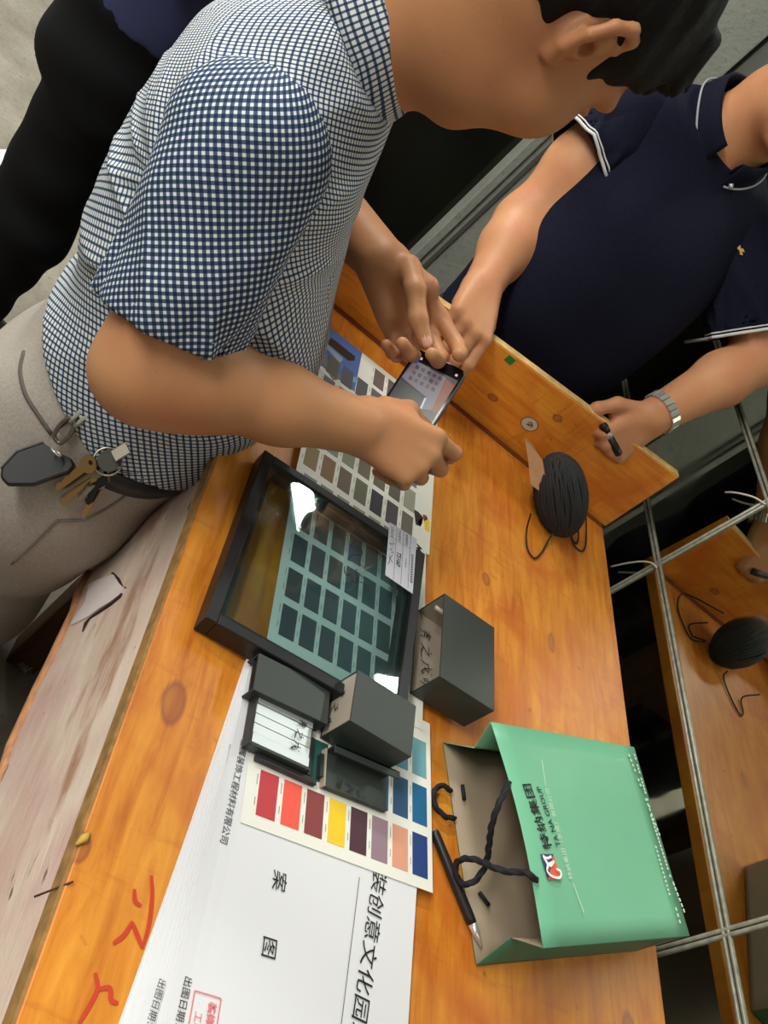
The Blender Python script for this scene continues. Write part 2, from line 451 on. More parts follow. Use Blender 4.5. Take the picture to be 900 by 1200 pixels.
def head(s, C, f, l, u, sc=1.):
    L = lambda a, b, c: C + sc * (f * a + l * b + u * c); ax = (f, l, u)
    E = lambda c, r, k=.015, cut=False: s.ell(L(*c), np.array(r) * sc, ax, k, cut)
    E((-.012, 0, .035), (.098, .077, .088), .02)                       # cranium
    E((.030, 0, -.024), (.066, .070, .088), .03)                       # face
    E((.040, 0, -.080), (.046, .054, .040), .03)                       # jaw
    E((.072, 0, -.098), (.022, .024, .020), .02)                       # chin
    for b in (-1, 1):
        E((.054, .046 * b, -.034), (.036, .032, .036), .02)            # cheek
        E((.076, .030 * b, .030), (.018, .026, .010), .014)            # brow
        E((.099, .031 * b, .008), (.018, .017, .011), .010, True)      # eye socket
        E((.078, .031 * b, .006), (.013, .014, .012), .004)            # eye
        E((.086, .031 * b, .012), (.009, .015, .0045), .004)           # lid
    s.cone(L(.088, 0, .016), L(.107, 0, -.028), .008 * sc, .012 * sc, .010)   # nose
    for b in (-1, 1): E((.102, .012 * b, -.030), (.009, .0075, .007), .006)
    E((.090, 0, -.058), (.012, .024, .0065), .006); E((.088, 0, -.068), (.011, .020, .0065), .006)     # lips
    for b in (-1, 1):                                                  # ears
        e = [(.004, .074, -.031), (-.007, .081, -.024), (-.017, .090, -.008), (-.020, .093, .010), (-.013, .091, .025), (.001, .084, .029), (.010, .077, .020), (.010, .073, .008)]
        s.ell(L(-.007, .077 * b, -.002), np.array((.018, .0065, .026)) * sc, ax, .006)
        s.chain([L(x, y * b, z) for x, y, z in e], [.0068, .0058, .0054, .0054, .0056, .0052, .0042, .0034], .003)
        s.cone(L(.004, .076 * b, -.010), L(.006, .075 * b, 0), .005, .004, .003)
        E((-.005, .091 * b, .001), (.0095, .014, .017), .003, True); E((.001, .080 * b, -.006), (.006, .014, .007), .003, True)
SK = dict(rough=.48, sss=.12, spec=.4)
def skin_mat(name, c, red):
    m, g = newmat(name, .50, sss=.10, spec=.35); o = g.obj()
    c1 = g.mix(g.ramp(g.noise(o, 14, 3), (.38, (0, 0, 0)), (.7, (.6, .6, .6))), c, red)
    c1 = g.mix(g.ramp(g.noise(o, 260, 2), (.70, (0, 0, 0)), (.78, (.35, .35, .35))), c1, tuple(x * .45 for x in red[:3]) + (1,))
    g.put(g.b.inputs['Base Color'], c1)
    bp = g.n('Bump'); bp.inputs['Strength'].default_value = .10; bp.inputs['Distance'].default_value = .0015
    g.put(bp.inputs['Height'], g.noise(o, 420, 3)); g.put(g.b.inputs['Normal'], bp.outputs[0])
    return m
SKIN1 = skin_mat('skin_tan', srgb(186, 134, 92), srgb(176, 112, 78))
SKIN2 = skin_mat('skin_light', srgb(196, 142, 100), srgb(186, 118, 86))
HAIR = mat('black_hair', srgb(17, 15, 14), .62, spec=.22, bump=.6, bscale=260, stretch=(1, .25, .6))
def grid_cloth(name, duty, fold=0.):
    """white squares parted by navy lines, from the cloth's own UVs (metres)"""
    m, g = newmat(name, .8, spec=.2)
    uv = g.n('UVMap').outputs[0]; sep = g.n('SeparateXYZ'); g.put(sep.inputs[0], uv)
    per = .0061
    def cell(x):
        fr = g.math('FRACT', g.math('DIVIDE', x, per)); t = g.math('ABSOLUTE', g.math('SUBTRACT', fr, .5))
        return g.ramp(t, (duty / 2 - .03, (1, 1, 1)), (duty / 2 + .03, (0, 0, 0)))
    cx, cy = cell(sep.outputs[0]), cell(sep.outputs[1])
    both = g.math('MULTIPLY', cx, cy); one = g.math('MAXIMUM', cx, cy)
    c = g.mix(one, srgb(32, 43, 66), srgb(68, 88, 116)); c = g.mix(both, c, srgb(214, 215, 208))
    g.put(g.b.inputs['Base Color'], c)
    return m
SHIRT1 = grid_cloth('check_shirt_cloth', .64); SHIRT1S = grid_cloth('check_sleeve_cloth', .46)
# ------------------------------------------------------------------ the room
XM = 1.0                                              # face of the mirror-glass wall
def concrete(name, c, c2, sc=6):
    m, g = newmat(name, .85, spec=.25); o = g.obj()
    a = g.noise(o, sc, 6, .6); b = g.noise(o, sc * 12, 4, .6)
    k = g.mix(g.ramp(a, (.35, (0, 0, 0)), (.65, (1, 1, 1))), c, c2)
    k = g.mix(g.ramp(b, (.55, (0, 0, 0)), (.72, (.6, .6, .6))), k, tuple(x * .55 for x in c[:3]) + (1,))
    g.put(g.b.inputs['Base Color'], k)
    bp = g.n('Bump'); bp.inputs['Strength'].default_value = .3; bp.inputs['Distance'].default_value = .004
    g.put(bp.inputs['Height'], b); g.put(g.b.inputs['Normal'], bp.outputs[0])
    return m
FLOORM = concrete('concrete_floor', srgb(118, 112, 100), srgb(142, 137, 124))
POSTM = concrete('grey_post_paint', srgb(172, 176, 165), srgb(160, 164, 153), 9)
PALEM = concrete('pale_wall_paint', srgb(176, 178, 164), srgb(164, 166, 152), 4)
DARKW, g = newmat('dark_glass_sheet', .12, spec=.5); g.put(g.b.inputs['Base Color'], g.ramp(g.noise(g.obj(), 3, 3), (.3, srgb(20, 22, 18)), (.7, srgb(38, 38, 30))))
MIRROR, g = newmat('mirror_glass', .04, metal=1.)
g.put(g.b.inputs['Base Color'], g.ramp(g.noise(g.obj(), 5, 4), (.4, (.50, .52, .45, 1)), (.7, (.44, .46, .40, 1))))
g.put(g.b.inputs['Roughness'], g.ramp(g.noise(g.obj(), 9, 5), (.5, (.02, .02, .02)), (.75, (.10, .10, .10))))
STRIP = mat('clear_edge_strip', srgb(140, 140, 124), .3, .2, noise=.25, nscale=90)

fl = box('floor', (-2.6, -1.9, -.06), (3.0, 3.4, 0), FLOORM); tag(fl, kind='structure')
ce = box('ceiling', (-2.6, -1.9, 2.85), (3.0, 3.4, 2.9), mat('ceiling_paint', srgb(150, 150, 145), .9)); tag(ce, kind='structure')
for nm, lo, hi in (('wall_left', (-2.66, -1.9, 0), (-2.6, 3.4, 2.85)), ('wall_near', (-2.6, -1.96, 0), (3.0, -1.9, 2.85)),
                   ('wall_back', (-2.6, 3.4, 0), (3.0, 3.46, 2.85)), ('wall_far_right', (3.0, -1.9, 0), (3.06, 3.4, 2.85))):
    tag(box(nm, lo, hi, PALEM if nm != 'wall_near' else DARK), kind='structure')
# mirror-glass partition along the bench: panes with pale joint strips
wr = box('wall_right', (XM + .006, -1.5, 0), (XM + .05, 3.2, 1.86), DARK); tag(wr, kind='structure')
YS = [-1.35 + .6065 * i for i in range(8)]; YS = [y - (YS[3] - .472) for y in YS]
ZS = [1.001 - .208 * k for k in range(4, 0, -1)] + [1.001, 1.209, 1.417, 1.625, 1.86]; ZS = [.0] + ZS
pane_me = {}
for i in range(len(YS) - 1):
    for j in range(len(ZS) - 1):
        hgt = round(ZS[j + 1] - ZS[j], 3)
        if hgt not in pane_me:
            o = box('glass_pane', (0, .0015, .0015), (.006, .605, hgt - .0015), MIRROR); pane_me[hgt] = o.data
            o.parent = wr
        else:
            o = bpy.data.objects.new('glass_pane', pane_me[hgt]); COL.objects.link(o); o.parent = wr
        o.location = (XM, YS[i], ZS[j])
for y in YS[1:-1]:
    a = [V(XM - .001, y, .02), V(XM - .001, y, .5), V(XM - .001, y, 1.85)]
    multitube('joint_strip', [[q + V(0, s, 0) for q in a] for s in (-.0035, .0035)], .0028, STRIP, wr, n=8)
for z in ZS[1:-1]:
    a = [V(XM - .001, YS[0], z), V(XM - .001, .6, z), V(XM - .001, YS[-1], z)]
    multitube('joint_strip', [[q + V(0, 0, s) for q in a] for s in (-.0035, .0035)], .0028, STRIP, wr, n=8)
# grey post behind the bench, dark glass sheets either side of it
po = box('trim_1', (.552, 1.79, 0), (.700, 1.95, 1.80), POSTM, bevel=.003); tag(po, kind='structure')
box('edge_bead', (.534, 1.784, 0), (.554, 1.86, 1.80), POSTM, po, bevel=.003)
box('groove_strip', (.566, 1.786, 0), (.574, 1.792, 1.80), mat('groove_grey', srgb(96, 99, 92), .7), po)
t2 = box('trim_2', (.712, 1.80, 0), (.775, 1.95, 1.80), mat('post_strip_grey', srgb(126, 129, 120), .7), bevel=.003); tag(t2, kind='structure')
dk = box('wall_panel', (.10, 1.83, 0), (.534, 1.87, 2.2), DARKW); dk.name = 'trim_4'; tag(dk, kind='structure')
tag(box('trim_3', (.775, 1.84, 0), (1.0, 1.88, 1.46), DARKW), kind='structure')
# fallen lime plaster on the floor at the back left
for (x, y, sx, sy, sd) in ((-.30, 2.30, .10, .14, 1), (-.22, 2.02, .07, .09, 2), (-.20, 1.90, .09, .07, 3)):
    pts = [(x + sx * math.cos(t) * (.7 + .4 * math.sin(3 * t + sd)), y + sy * math.sin(t) * (.7 + .3 * math.cos(4 * t + sd))) for t in np.linspace(0, 6.28, 17)[:-1]]
    o = prism('plaster_patch', pts, .0005, .004, mat('white_plaster', srgb(198, 200, 198), .8), fl)

# ------------------------------------------------------------------ the bench
Yb = 1.158
desk = thing('workbench', (.58, .35, 0), 'long orange varnished wooden workbench with an upright board across its far end', 'workbench')
top = box('bench_top', (.226, -.75, .931), (.928, 1.185, ZD), WOOD, desk, bevel=.0014)
box('edge_strip', (.2235, -.75, .9325), (.2262, 1.185, .949), PLYEDGE, desk)
# upright board, a little lower towards its left end
bp_ = [(.226, ZD), (.936, ZD), (.930, 1.106), (.533, 1.072), (.226, 1.035)]
Mb = Matrix(((1, 0, 0, 0), (0, 0, -1, 0), (0, 1, 0, 0), (0, 0, 0, 1)))     # (x, y) -> (x, ., z)
prism('upright_board', bp_, -Yb - .018, -Yb, WOODB, desk, Mb, bevel=.0015)
for a, b in ((bp_[4], bp_[3]), (bp_[3], bp_[2])):
    box_pts = [V(a[0], Yb + .001, a[1]), V(b[0], Yb + .001, b[1])]
    vs = [];
    for q in box_pts: vs += [q + V(0, 0, -.0008), q + V(0, .0165, -.0008), q + V(0, .0165, .0012), q + V(0, 0, .0012)]
    pydata('board_top_edge', vs, [(0, 1, 5, 4), (1, 2, 6, 5), (2, 3, 7, 6), (3, 0, 4, 7), (0, 3, 2, 1), (4, 5, 6, 7)], EDGE, desk)
box('seam_strip', (.228, Yb - .012, ZD - .0005), (.925, Yb - .001, ZD + .0012), mat('seam_dark', srgb(120, 62, 26), .7), desk)
# pinkish painted apron board, knocked about, that stops short of the man's leg
AP, g = newmat('pink_lime_paint', .8, spec=.25); o = g.obj()
mp = g.map(o, (10, 1.6, 7)); n1 = g.noise(mp, 2.2, 6, .6, .4); n2 = g.noise(g.map(o, (30, 5, 22)), 2.4, 5, .6, .3); n3 = g.noise(o, 5, 4)
c = g.mix(g.ramp(n1, (.38, (0, 0, 0)), (.66, (1, 1, 1))), srgb(214, 190, 172), srgb(226, 208, 192))
c = g.mix(g.ramp(n3, (.50, (0, 0, 0)), (.68, (.8, .8, .8))), c, srgb(202, 160, 154))
c = g.mix(g.ramp(g.noise(g.map(o, (8, 2.2, 8), (3, 1, 0)), 1.7, 5, .6), (.58, (0, 0, 0)), (.68, (.75, .75, .75))), c, srgb(166, 116, 84))
c = g.mix(g.ramp(n2, (.655, (0, 0, 0)), (.70, (.85, .85, .85))), c, srgb(70, 52, 44))
g.put(g.b.inputs['Base Color'], c)
bp = g.n('Bump'); bp.inputs['Strength'].default_value = .5; bp.inputs['Distance'].default_value = .004; g.put(bp.inputs['Height'], n2); g.put(g.b.inputs['Normal'], bp.outputs[0])
RAWW = mat('raw_apron_wood', srgb(196, 140, 98), .7, noise=.25, nscale=40, stretch=(4, 1, 4))
nseg = 40; vs = []; fs = []
edge = [.615 + .006 * math.sin(31 * y) + .004 * math.sin(83 * y + 1) for y in np.linspace(-.7, .775, nseg)]
for i, y in enumerate(np.linspace(-.7, .775, nseg)):
    e = edge[i]
    vs += [(.236, y, .9305), (.2355, y, .80), (.235, y, e + .014), (.241, y, e), (.266, y, e), (.266, y, .9305)]
for i in range(nseg - 1):
    for k in range(6): fs.append((i * 6 + k, (i + 1) * 6 + k, (i + 1) * 6 + (k + 1) % 6, i * 6 + (k + 1) % 6))
fs += [tuple(range(6)), tuple((nseg - 1) * 6 + k for k in range(6))[::-1]]
ap = pydata('apron_board', vs, fs, AP, desk)
bm = bmesh.new(); bm.from_mesh(ap.data); fix_normals(bm); bm.to_mesh(ap.data); bm.free()
# raw worn lower edge
e3 = [V(.2362, y, e + .006 + .003 * math.sin(57 * y)) for y, e in zip(np.linspace(-.69, .774, nseg), edge)]
tube('worn_edge', e3, .0072, RAWW, desk, n=7)
tube('worn_end_edge', [V(.2375, .7745, z) for z in np.linspace(.625, .91, 12)], .0035, RAWW, desk, n=6)
# paint flake that has lifted off the apron, and the crack below it
FLK = mat('fresh_paint_flake', srgb(232, 220, 218), .7)
fp = [(.635, .745), (.655, .752), (.675, .760), (.695, .770), (.712, .757), (.728, .742), (.722, .722), (.713, .702), (.705, .683), (.690, .668), (.668, .662), (.650, .663), (.638, .668)]
fpx = [px(*p, .233) for p in ((82, 733), (100, 705), (104, 685), (110, 681), (122, 677), (133, 673), (139, 683), (146, 690), (139, 698), (128, 706), (116, 713), (104, 722), (92, 728))]
fl2 = [(q[1], q[2]) for q in fpx]
Mx = Matrix(((0, 0, 1, 0), (1, 0, 0, 0), (0, 1, 0, 0), (0, 0, 0, 1)))
prism('paint_flake', fl2, .2325, .2358, FLK, desk, Mx)
tube('crack', [px(*p, .2345) for p in ((147, 688), (141, 699), (130, 708), (118, 716), (106, 724), (101, 731), (97, 740))], [.001, .0024, .002, .0022, .0016, .003, .001], mat('crack_dark', srgb(58, 24, 22), .8), desk, n=6)
tube('crack', [px(*p, .2345) for p in ((132, 672), (139, 679), (144, 690))], .0018, mat('crack_dark', (0, 0, 0, 1)), desk, n=6)
# trestles under the top
LEG = mat('trestle_wood', srgb(92, 62, 36), .7, noise=.3, nscale=12, stretch=(6, 6, 1))
for y in (-.35, 1.02):
    for x in (.34, .84): box('leg', (x - .03, y - .03, 0), (x + .03, y + .03, .931), LEG, desk, bevel=.003)
    box('cross_rail', (.34, y - .02, .80), (.84, y + .02, .88), LEG, desk, bevel=.003)
adopt(desk)
# red pen marks on the bench top
def desk_marks(name, polys, w, m, label):
    pl = [[pz(*q, ZD)[:2] for q in s] for s in polys]
    o = ribbon(name, pl, w, m, V(0, 0, ZD), V(1, 0, 0), V(0, 1, 0), V(0, 0, 1), desk, .0006); o.matrix_parent_inverse = Matrix.Translation(desk.location).inverted()
    return tag(o, label)
desk_marks('red_marking', [[(177, 1026), (178, 1050), (174, 1085), (166, 1112)], [(157, 1042), (158, 1056), (165, 1062)], [(155, 1080), (145, 1096), (132, 1106)], [(155, 1082), (160, 1095), (166, 1110)]], .0036, REDINK, 'red crayon character')
desk_marks('red_marking', [[(111, 1140), (114, 1158), (104, 1180), (92, 1200)], [(113, 1160), (128, 1158), (130, 1172), (138, 1176)]], .0036, REDINK, 'red crayon character')

# ------------------------------------------------------------------ papers
ZP = ZD + .0006
pv = V(.3185, .506, 0)
NS = 9
for i in range(NS):
    f = i / (NS - 1); ang = R(-4.6 + 5.2 * f + .25 * math.sin(5 * i)); z0 = ZP + .0009 * i
    w, ln = (.2235 if i > 0 else .215), .36; vs = []; fs = []
    nx, ny = 13, 13
    for a in range(nx):
        for b in range(ny):
            x = w * (a / (nx - 1)) ** 1.6; y = -ln * b / (ny - 1)
            zz = z0 + .0016 * max(0, 1 - x / .020) ** 2 * (.3 + .7 * math.sin(math.pi * min(1, b / 9))) * f + .00012 * i * max(0, 1 - x / .02) * min(1, b / 4)
            xx = x + .0016 * math.sin(3.5 * b / ny + i)
            vs.append((pv[0] + xx * math.cos(ang) - y * math.sin(ang), pv[1] + xx * math.sin(ang) + y * math.cos(ang), zz))
    for a in range(nx - 1):
        for b in range(ny - 1): fs.append((a * ny + b, a * ny + b + 1, (a + 1) * ny + b + 1, (a + 1) * ny + b))
    s = pydata('paper_sheet', vs, fs, PAPER, None, False); md = s.modifiers.new('thickness', 'SOLIDIFY'); md.thickness = .0005; md.offset = -1
    if i == NS - 4: under = s
    if i == NS - 1: tag(s, 'topmost white drawing sheet with large black Chinese title and red stamp', 'paper', 'stack of drawing sheets'); sheet = s
    elif i == 0: tag(s, 'lowest white sheet of the stack, its left edge nearest the bench edge', 'paper', 'stack of drawing sheets')
    else: tag(s, 'plain white sheet inside the fanned stack under the printed drawing sheet', 'paper', 'stack of drawing sheets')
ZT = ZP + .0009 * (NS - 1) + .0006
Xd, Yd, Zd = V(1, 0, 0), V(0, 1, 0), V(0, 0, 1)
def along(a, b): d = b - a; d[2] = 0; return nrm(d)
def sheet_text(name, body, a, b, size, m, **kw):
    """text read from pixel a towards pixel b, lying on the top sheet"""
    A = pz(*a, ZT); B = pz(*b, ZT); X = along(A, B); Y = np.cross(Zd, X)
    kw.setdefault('lift', .0005); return text(name, body, size, m, sheet, A, X, Y, **kw)
sheet_text('lettering', '装创意文化园玻璃', (439, 1017), (412, 1200), .0188, INK, sx=1.13)
sheet_text('lettering', '案', (322, 1018), (319, 1045), .0155, INK, sx=1.1)
sheet_text('lettering', '图', (310, 1095), (307, 1120), .0155, INK, sx=1.1)
sheet_text('lettering', '出图日期：2016', (217, 1143), (207, 1190), .0074, INK, lift=.0009)
sheet_text('lettering', '金属装饰工程材料有限公司', (283, 866), (263, 962), .0082, INKG, sx=.96, bold=.00008)
sheet_text('lettering', 'DECORATION ALUMINIUM WORKS CO.,LTD', (269, 872), (251, 955), .0046, INKG, sx=.86)
A = pz(186, 1146, ZT - .001); text('lettering', '出图日期：20', .0068, INK, under, A + Zd * .0012, along(A, pz(172, 1195, ZT - .001)), np.cross(Zd, along(A, pz(172, 1195, ZT - .001))), lift=.0006)
A = pz(421, 1028, ZT); B = pz(399, 1205, ZT); X = along(A, B); Y = np.cross(Zd, X)
ribbon('printed_line', [[(0, 0), (np.linalg.norm(B - A), 0)]], .0007, INKG, A, X, Y, Zd, sheet, taper=False)
A = pz(228, 1161, ZT); X = nrm(V(.06, -1, 0)); Y = np.cross(Zd, X)
ribbon('stamp_border', [[(0, 0), (.05, 0)], [(0, 0), (0, .0225)], [(0, .0225), (.05, .0225)]], .0009, STAMP, A, X, Y, Zd, sheet, taper=False)
text('stamp_lettering', '装饰工程专用', .0074, STAMP, sheet, A + X * .004 + Y * .0135, X, Y, bold=.0002)
text('stamp_lettering', '工程专用章', .0074, STAMP, sheet, A + X * .012 + Y * .0035, X, Y)

# ------------------------------------------------------------------ colour chart
def swatch_pal(*t): return [srgb(*c) for c in t]
chart = thing('colour_chart', (.42, .6, ZD), 'long white fold-out colour chart printed with rows of paint swatches under the glass sample', 'chart')
ZC = ZT + .0006
u1 = nrm(V(math.cos(R(5.4)), math.sin(R(5.4)), 0)); v1 = np.cross(Zd, u1)
cA = V(.346, .3515, ZC)
def panel(O, u, v, n, w, h, zf=None):
    vs = []; fs = []; nx, ny = 8, 10
    for a in range(nx):
        for b in range(ny):
            q = O + u * w * a / (nx - 1) + v * h * b / (ny - 1)
            if zf: q = q + Zd * zf(a / (nx - 1), b / (ny - 1))
            vs.append(q)
    for a in range(nx - 1):
        for b in range(ny - 1): fs.append((a * ny + b, (a + 1) * ny + b, (a + 1) * ny + b + 1, a * ny + b + 1))
    return pydata('chart_panel', vs, fs, CARDM, chart, True)
pA = panel(cA, u1, v1, Zd, .2185, .178)
u2 = nrm(V(1, .012, 0)); v2 = np.cross(Zd, u2)
u3_ = nrm(V(math.cos(R(3.2)), math.sin(R(3.2)), 0)); v3_ = np.cross(Zd, u3_)
cB = V(.331, .524, ZC + .0008)
pB = panel(cB, u3_, v3_, Zd, .2055, .2615)
pC = panel(V(.3166, .785, cB[2] + .0002), u2, v2, Zd, .2110, .295)
sw_me = None; sw_n = 0
def swatch(O, u, v, w, h, c, parent):
    global sw_me, sw_n
    key = 'swatch_%d_%d_%d' % tuple(int(x * 999) for x in c[:3])
    m = mat('swatch_ink_' + key[7:], c, .5)
    if sw_me is None:
        bm = box_bm((0, 0, 0), (1, 1, 1)); fix_normals(bm); sw_me = bpy.data.meshes.new('swatch'); bm.to_mesh(sw_me); bm.free(); sw_me.materials.append(m)
    o = bpy.data.objects.new('swatch', sw_me); COL.objects.link(o); o.parent = parent
    o.material_slots[0].link = 'OBJECT'; o.material_slots[0].material = m
    o.matrix_world = frame_mat(O + Zd * .0001, u * w, v * h, Zd * .00035)
    return o
rowsA = [swatch_pal((192, 62, 68), (240, 92, 72), (136, 62, 58), (243, 202, 38), (76, 46, 56), (150, 126, 136), (224, 160, 130), (44, 70, 126)),
         swatch_pal((60, 110, 70), (40, 96, 84), (38, 84, 78), (54, 120, 110), (70, 130, 120), (56, 96, 132), (50, 88, 124), (40, 104, 146)),
         swatch_pal((80, 120, 90), (60, 110, 96), (90, 140, 120), (100, 150, 140), (84, 130, 130), (70, 120, 130), (84, 150, 160), (112, 166, 172)),
         swatch_pal((120, 150, 110), (150, 160, 120), (170, 180, 150), (140, 170, 160), (150, 180, 180), (130, 160, 170), (120, 150, 160), (140, 176, 186))]
tick = []
for r_, pal in enumerate(rowsA[:3]):
    for k, c in enumerate(pal):
        O = cA + u1 * (.0135 + .02555 * k) + v1 * (.0108 + .0507 * r_)
        swatch(O, u1, v1, .0195, .0405, c, chart)
        tick.append((O - u1 * .0025, v1, .008, .026))
rowsM = [swatch_pal((120, 104, 96), (128, 106, 98), (120, 102, 92), (112, 98, 92), (104, 92, 86), (126, 110, 104), (134, 118, 110)),
         swatch_pal((98, 96, 96), (84, 88, 96), (90, 94, 100), (100, 104, 108), (60, 58, 56), (150, 150, 152), (112, 116, 118)),
         swatch_pal((104, 106, 108), (108, 108, 106), (82, 86, 90), (100, 104, 108), (134, 138, 136), (146, 124, 112), (132, 118, 106)),
         swatch_pal((84, 88, 92), (104, 108, 112), (136, 140, 134), (150, 120, 106), (138, 120, 108), (140, 142, 140), (114, 116, 118)),
         swatch_pal((116, 106, 90), (130, 146, 138), (136, 148, 122), (122, 112, 94), (104, 100, 84), (98, 96, 84), (160, 160, 142)),
         swatch_pal((140, 122, 84), (136, 102, 74), (112, 98, 84), (110, 112, 88), (60, 58, 66), (76, 74, 76), (110, 104, 96)),
         swatch_pal((122, 140, 136), (120, 134, 130), (128, 138, 126), (150, 150, 118), (148, 152, 128), (124, 142, 132), (110, 120, 118)),
         swatch_pal((84, 86, 90), (102, 96, 92), (106, 104, 102), (96, 116, 128), (116, 130, 128), (122, 136, 128), (110, 124, 120)),
         swatch_pal((80, 84, 90), (84, 88, 92), (88, 90, 90), (92, 100, 104), (98, 112, 112), (92, 108, 112), (90, 100, 104)),
         swatch_pal((70, 76, 80), (80, 86, 90), (90, 94, 96), (88, 98, 104), (90, 104, 104), (96, 110, 108), (90, 98, 100)),
         swatch_pal((66, 72, 76), (74, 80, 84), (80, 86, 88), (84, 92, 98), (86, 98, 98), (90, 104, 102), (84, 94, 96))]
for r_, pal in enumerate(rowsM):
    for k, c in enumerate(pal):
        y = 1.0295 - .0478 * r_
        if r_ == 0 and k < 3: continue
        O = V(.3235 + .0257 * k, y, cB[2] + .0002) + V(0, .0003 * k, 0); U_, V_ = u2, v2
        if r_ > 5:
            U_, V_ = u3_, v3_; O = cB + u3_ * (.0115 + .0247 * k) + v3_ * (.0215 + .0483 * (10 - r_) + (0 if r_ < 11 else 0))
        swatch(O, U_, V_, .0186, .0385, c, chart)
        tick.append((O - U_ * .003, V_, .008, .026))
polys = []
for O, vv, a, b in tick:
    q = O + vv * a; polys.append((q, q + vv * .007)); q = O + vv * b; polys.append((q, q + vv * .010))
vs = []; fs = []
for a, b in polys:
    x = np.cross(nrm(b - a), Zd) * .0004
    k = len(vs); vs += [a - x + Zd * .0003, a + x + Zd * .0003, b + x + Zd * .0003, b - x + Zd * .0003]; fs.append((k, k + 1, k + 2, k + 3))
tag(pydata('swatch_captions', vs, fs, mat('caption_ink', srgb(150, 150, 146), .7), chart), kind='stuff')
# printed heading and butterfly picture of the metallic page
A = V(.5055, .793, cB[2]); text('heading', 'Metallic', .0135, INK, chart, A, V(0, -1, 0), V(1, 0, 0), shear=.3, bold=.0002, sx=.92)
ribbon('heading_small_print', [[(.052 + .004 * i, .0), (.0545 + .004 * i, .0)] for i in range(12)], .0022, INKG, A + V(.003, 0, 0), V(0, -1, 0), V(1, 0, 0), Zd, chart, taper=False)
ribbon('heading_small_print', [[(.0 + .0036 * i, .0), (.0024 + .0036 * i, .0)] for i in range(14)], .0016, INKG, V(.507, .975, cB[2]), V(0, -1, 0), V(1, 0, 0), Zd, chart, taper=False)
for nm, c, pts in (('printed_wing', srgb(46, 40, 34), ((485, 597), (487, 615), (493, 617), (496, 607), (490, 600))), ('printed_wing', srgb(236, 150, 50), ((489, 612), (492, 616), (495, 614), (494, 607))),
                   ('printed_wing', srgb(246, 206, 40), ((497, 610), (498, 621), (503, 624), (503.5, 612), (500, 606))), ('printed_wing', srgb(150, 70, 50), ((495, 603), (497, 611), (501, 608), (499, 604)))):
    q = [pz(*p, cB[2])[:2] for p in pts]; prism(nm, q, cB[2] + .0002, cB[2] + .0004, mat('print_%d' % int(c[0] * 999), c, .5), chart)
# picture of glass roofs at the far end of the chart
zc = cB[2]
prism('printed_picture', [(.309, .985), (.3735, .985), (.3735, 1.080), (.309, 1.080)], zc + .0002, zc + .0004, mat('picture_blue', srgb(74, 112, 176), .4), chart)
for c, pts in ((srgb(44, 38, 32), ((383, 402), (388, 396), (416, 418), (415, 423), (408, 423))), (srgb(150, 170, 196), ((380, 406), (384, 404), (402, 421), (398, 426))), (srgb(120, 122, 112), ((375, 421), (381, 419), (402, 444), (390, 446))),
               (srgb(200, 214, 216), ((368, 430), (371, 428), (388, 445), (382, 446))), (srgb(52, 50, 46), ((362, 438), (367, 432), (374, 446), (362, 448))), (srgb(110, 176, 214), ((400, 438), (416, 442), (417, 448), (404, 448)))):
    prism('printed_beam', [pz(*p, zc)[:2] for p in pts], zc + .0004, zc + .0006, mat('print_b%d' % int(c[0] * 9999), c, .4), chart)
adopt(chart)

# ------------------------------------------------------------------ framed double-glazing sample
fa = R(-2.2); tilt = R(4.4)
fx = nrm(V(math.cos(fa) * math.cos(tilt), math.sin(fa), math.sin(tilt))); fy = nrm(np.cross(Zd, fx)); fz = np.cross(fx, fy)
FW, FL, FH = .2285, .247, .0235
fO = V(.2585, .5055, ZD + .0012)
Mf = frame_mat(fO, fx, fy, fz)
fr = thing('window_sample', fO, 'black framed double glazing sample lying on the colour chart', 'window sample')
bw = .0125
for lo, hi in (((0, 0, 0), (bw, FL, FH)), ((FW - bw, 0, 0), (FW, FL, FH)), ((bw, 0, 0), (FW - bw, bw, FH)), ((bw, FL - bw, 0), (FW - bw, FL, FH))):
    box('frame_bar', lo, hi, FRAMEM, fr, bevel=.0012, M=Mf)
    l2 = [max(lo[0], bw), max(lo[1], bw), 0]; 
# inner spacer of the sealed unit
SP = mat('spacer_black', srgb(40, 44, 44), .4)
for lo, hi in (((bw, bw, .006), (bw + .007, FL - bw, .0165)), ((FW - bw - .007, bw, .006), (FW - bw, FL - bw, .0165)), ((bw + .007, bw, .006), (FW - bw - .007, bw + .007, .0165)), ((bw + .007, FL - bw - .007, .006), (FW - bw - .007, FL - bw, .0165))):
    box('spacer', lo, hi, SP, fr, M=Mf)
GL = bpy.data.materials.new('tinted_glass'); GL.use_nodes = True; nt = GL.node_tree; nt.nodes.clear()
out = nt.nodes.new('ShaderNodeOutputMaterial'); mx = nt.nodes.new('ShaderNodeMixShader'); tr = nt.nodes.new('ShaderNodeBsdfTransparent'); gs = nt.nodes.new('ShaderNodeBsdfGlossy'); fn = nt.nodes.new('ShaderNodeLayerWeight'); pw_ = nt.nodes.new('ShaderNodeMath'); pw_.operation = 'POWER'; ma_ = nt.nodes.new('ShaderNodeMath'); ma_.operation = 'MULTIPLY_ADD'
tr.inputs[0].default_value = (.75, .85, .86, 1); gs.inputs['Roughness'].default_value = .025; gs.inputs[0].default_value = (.9, 1, .97, 1); fn.inputs[0].default_value = .5; pw_.inputs[1].default_value = 4.0; ma_.inputs[1].default_value = .8; ma_.inputs[2].default_value = .07
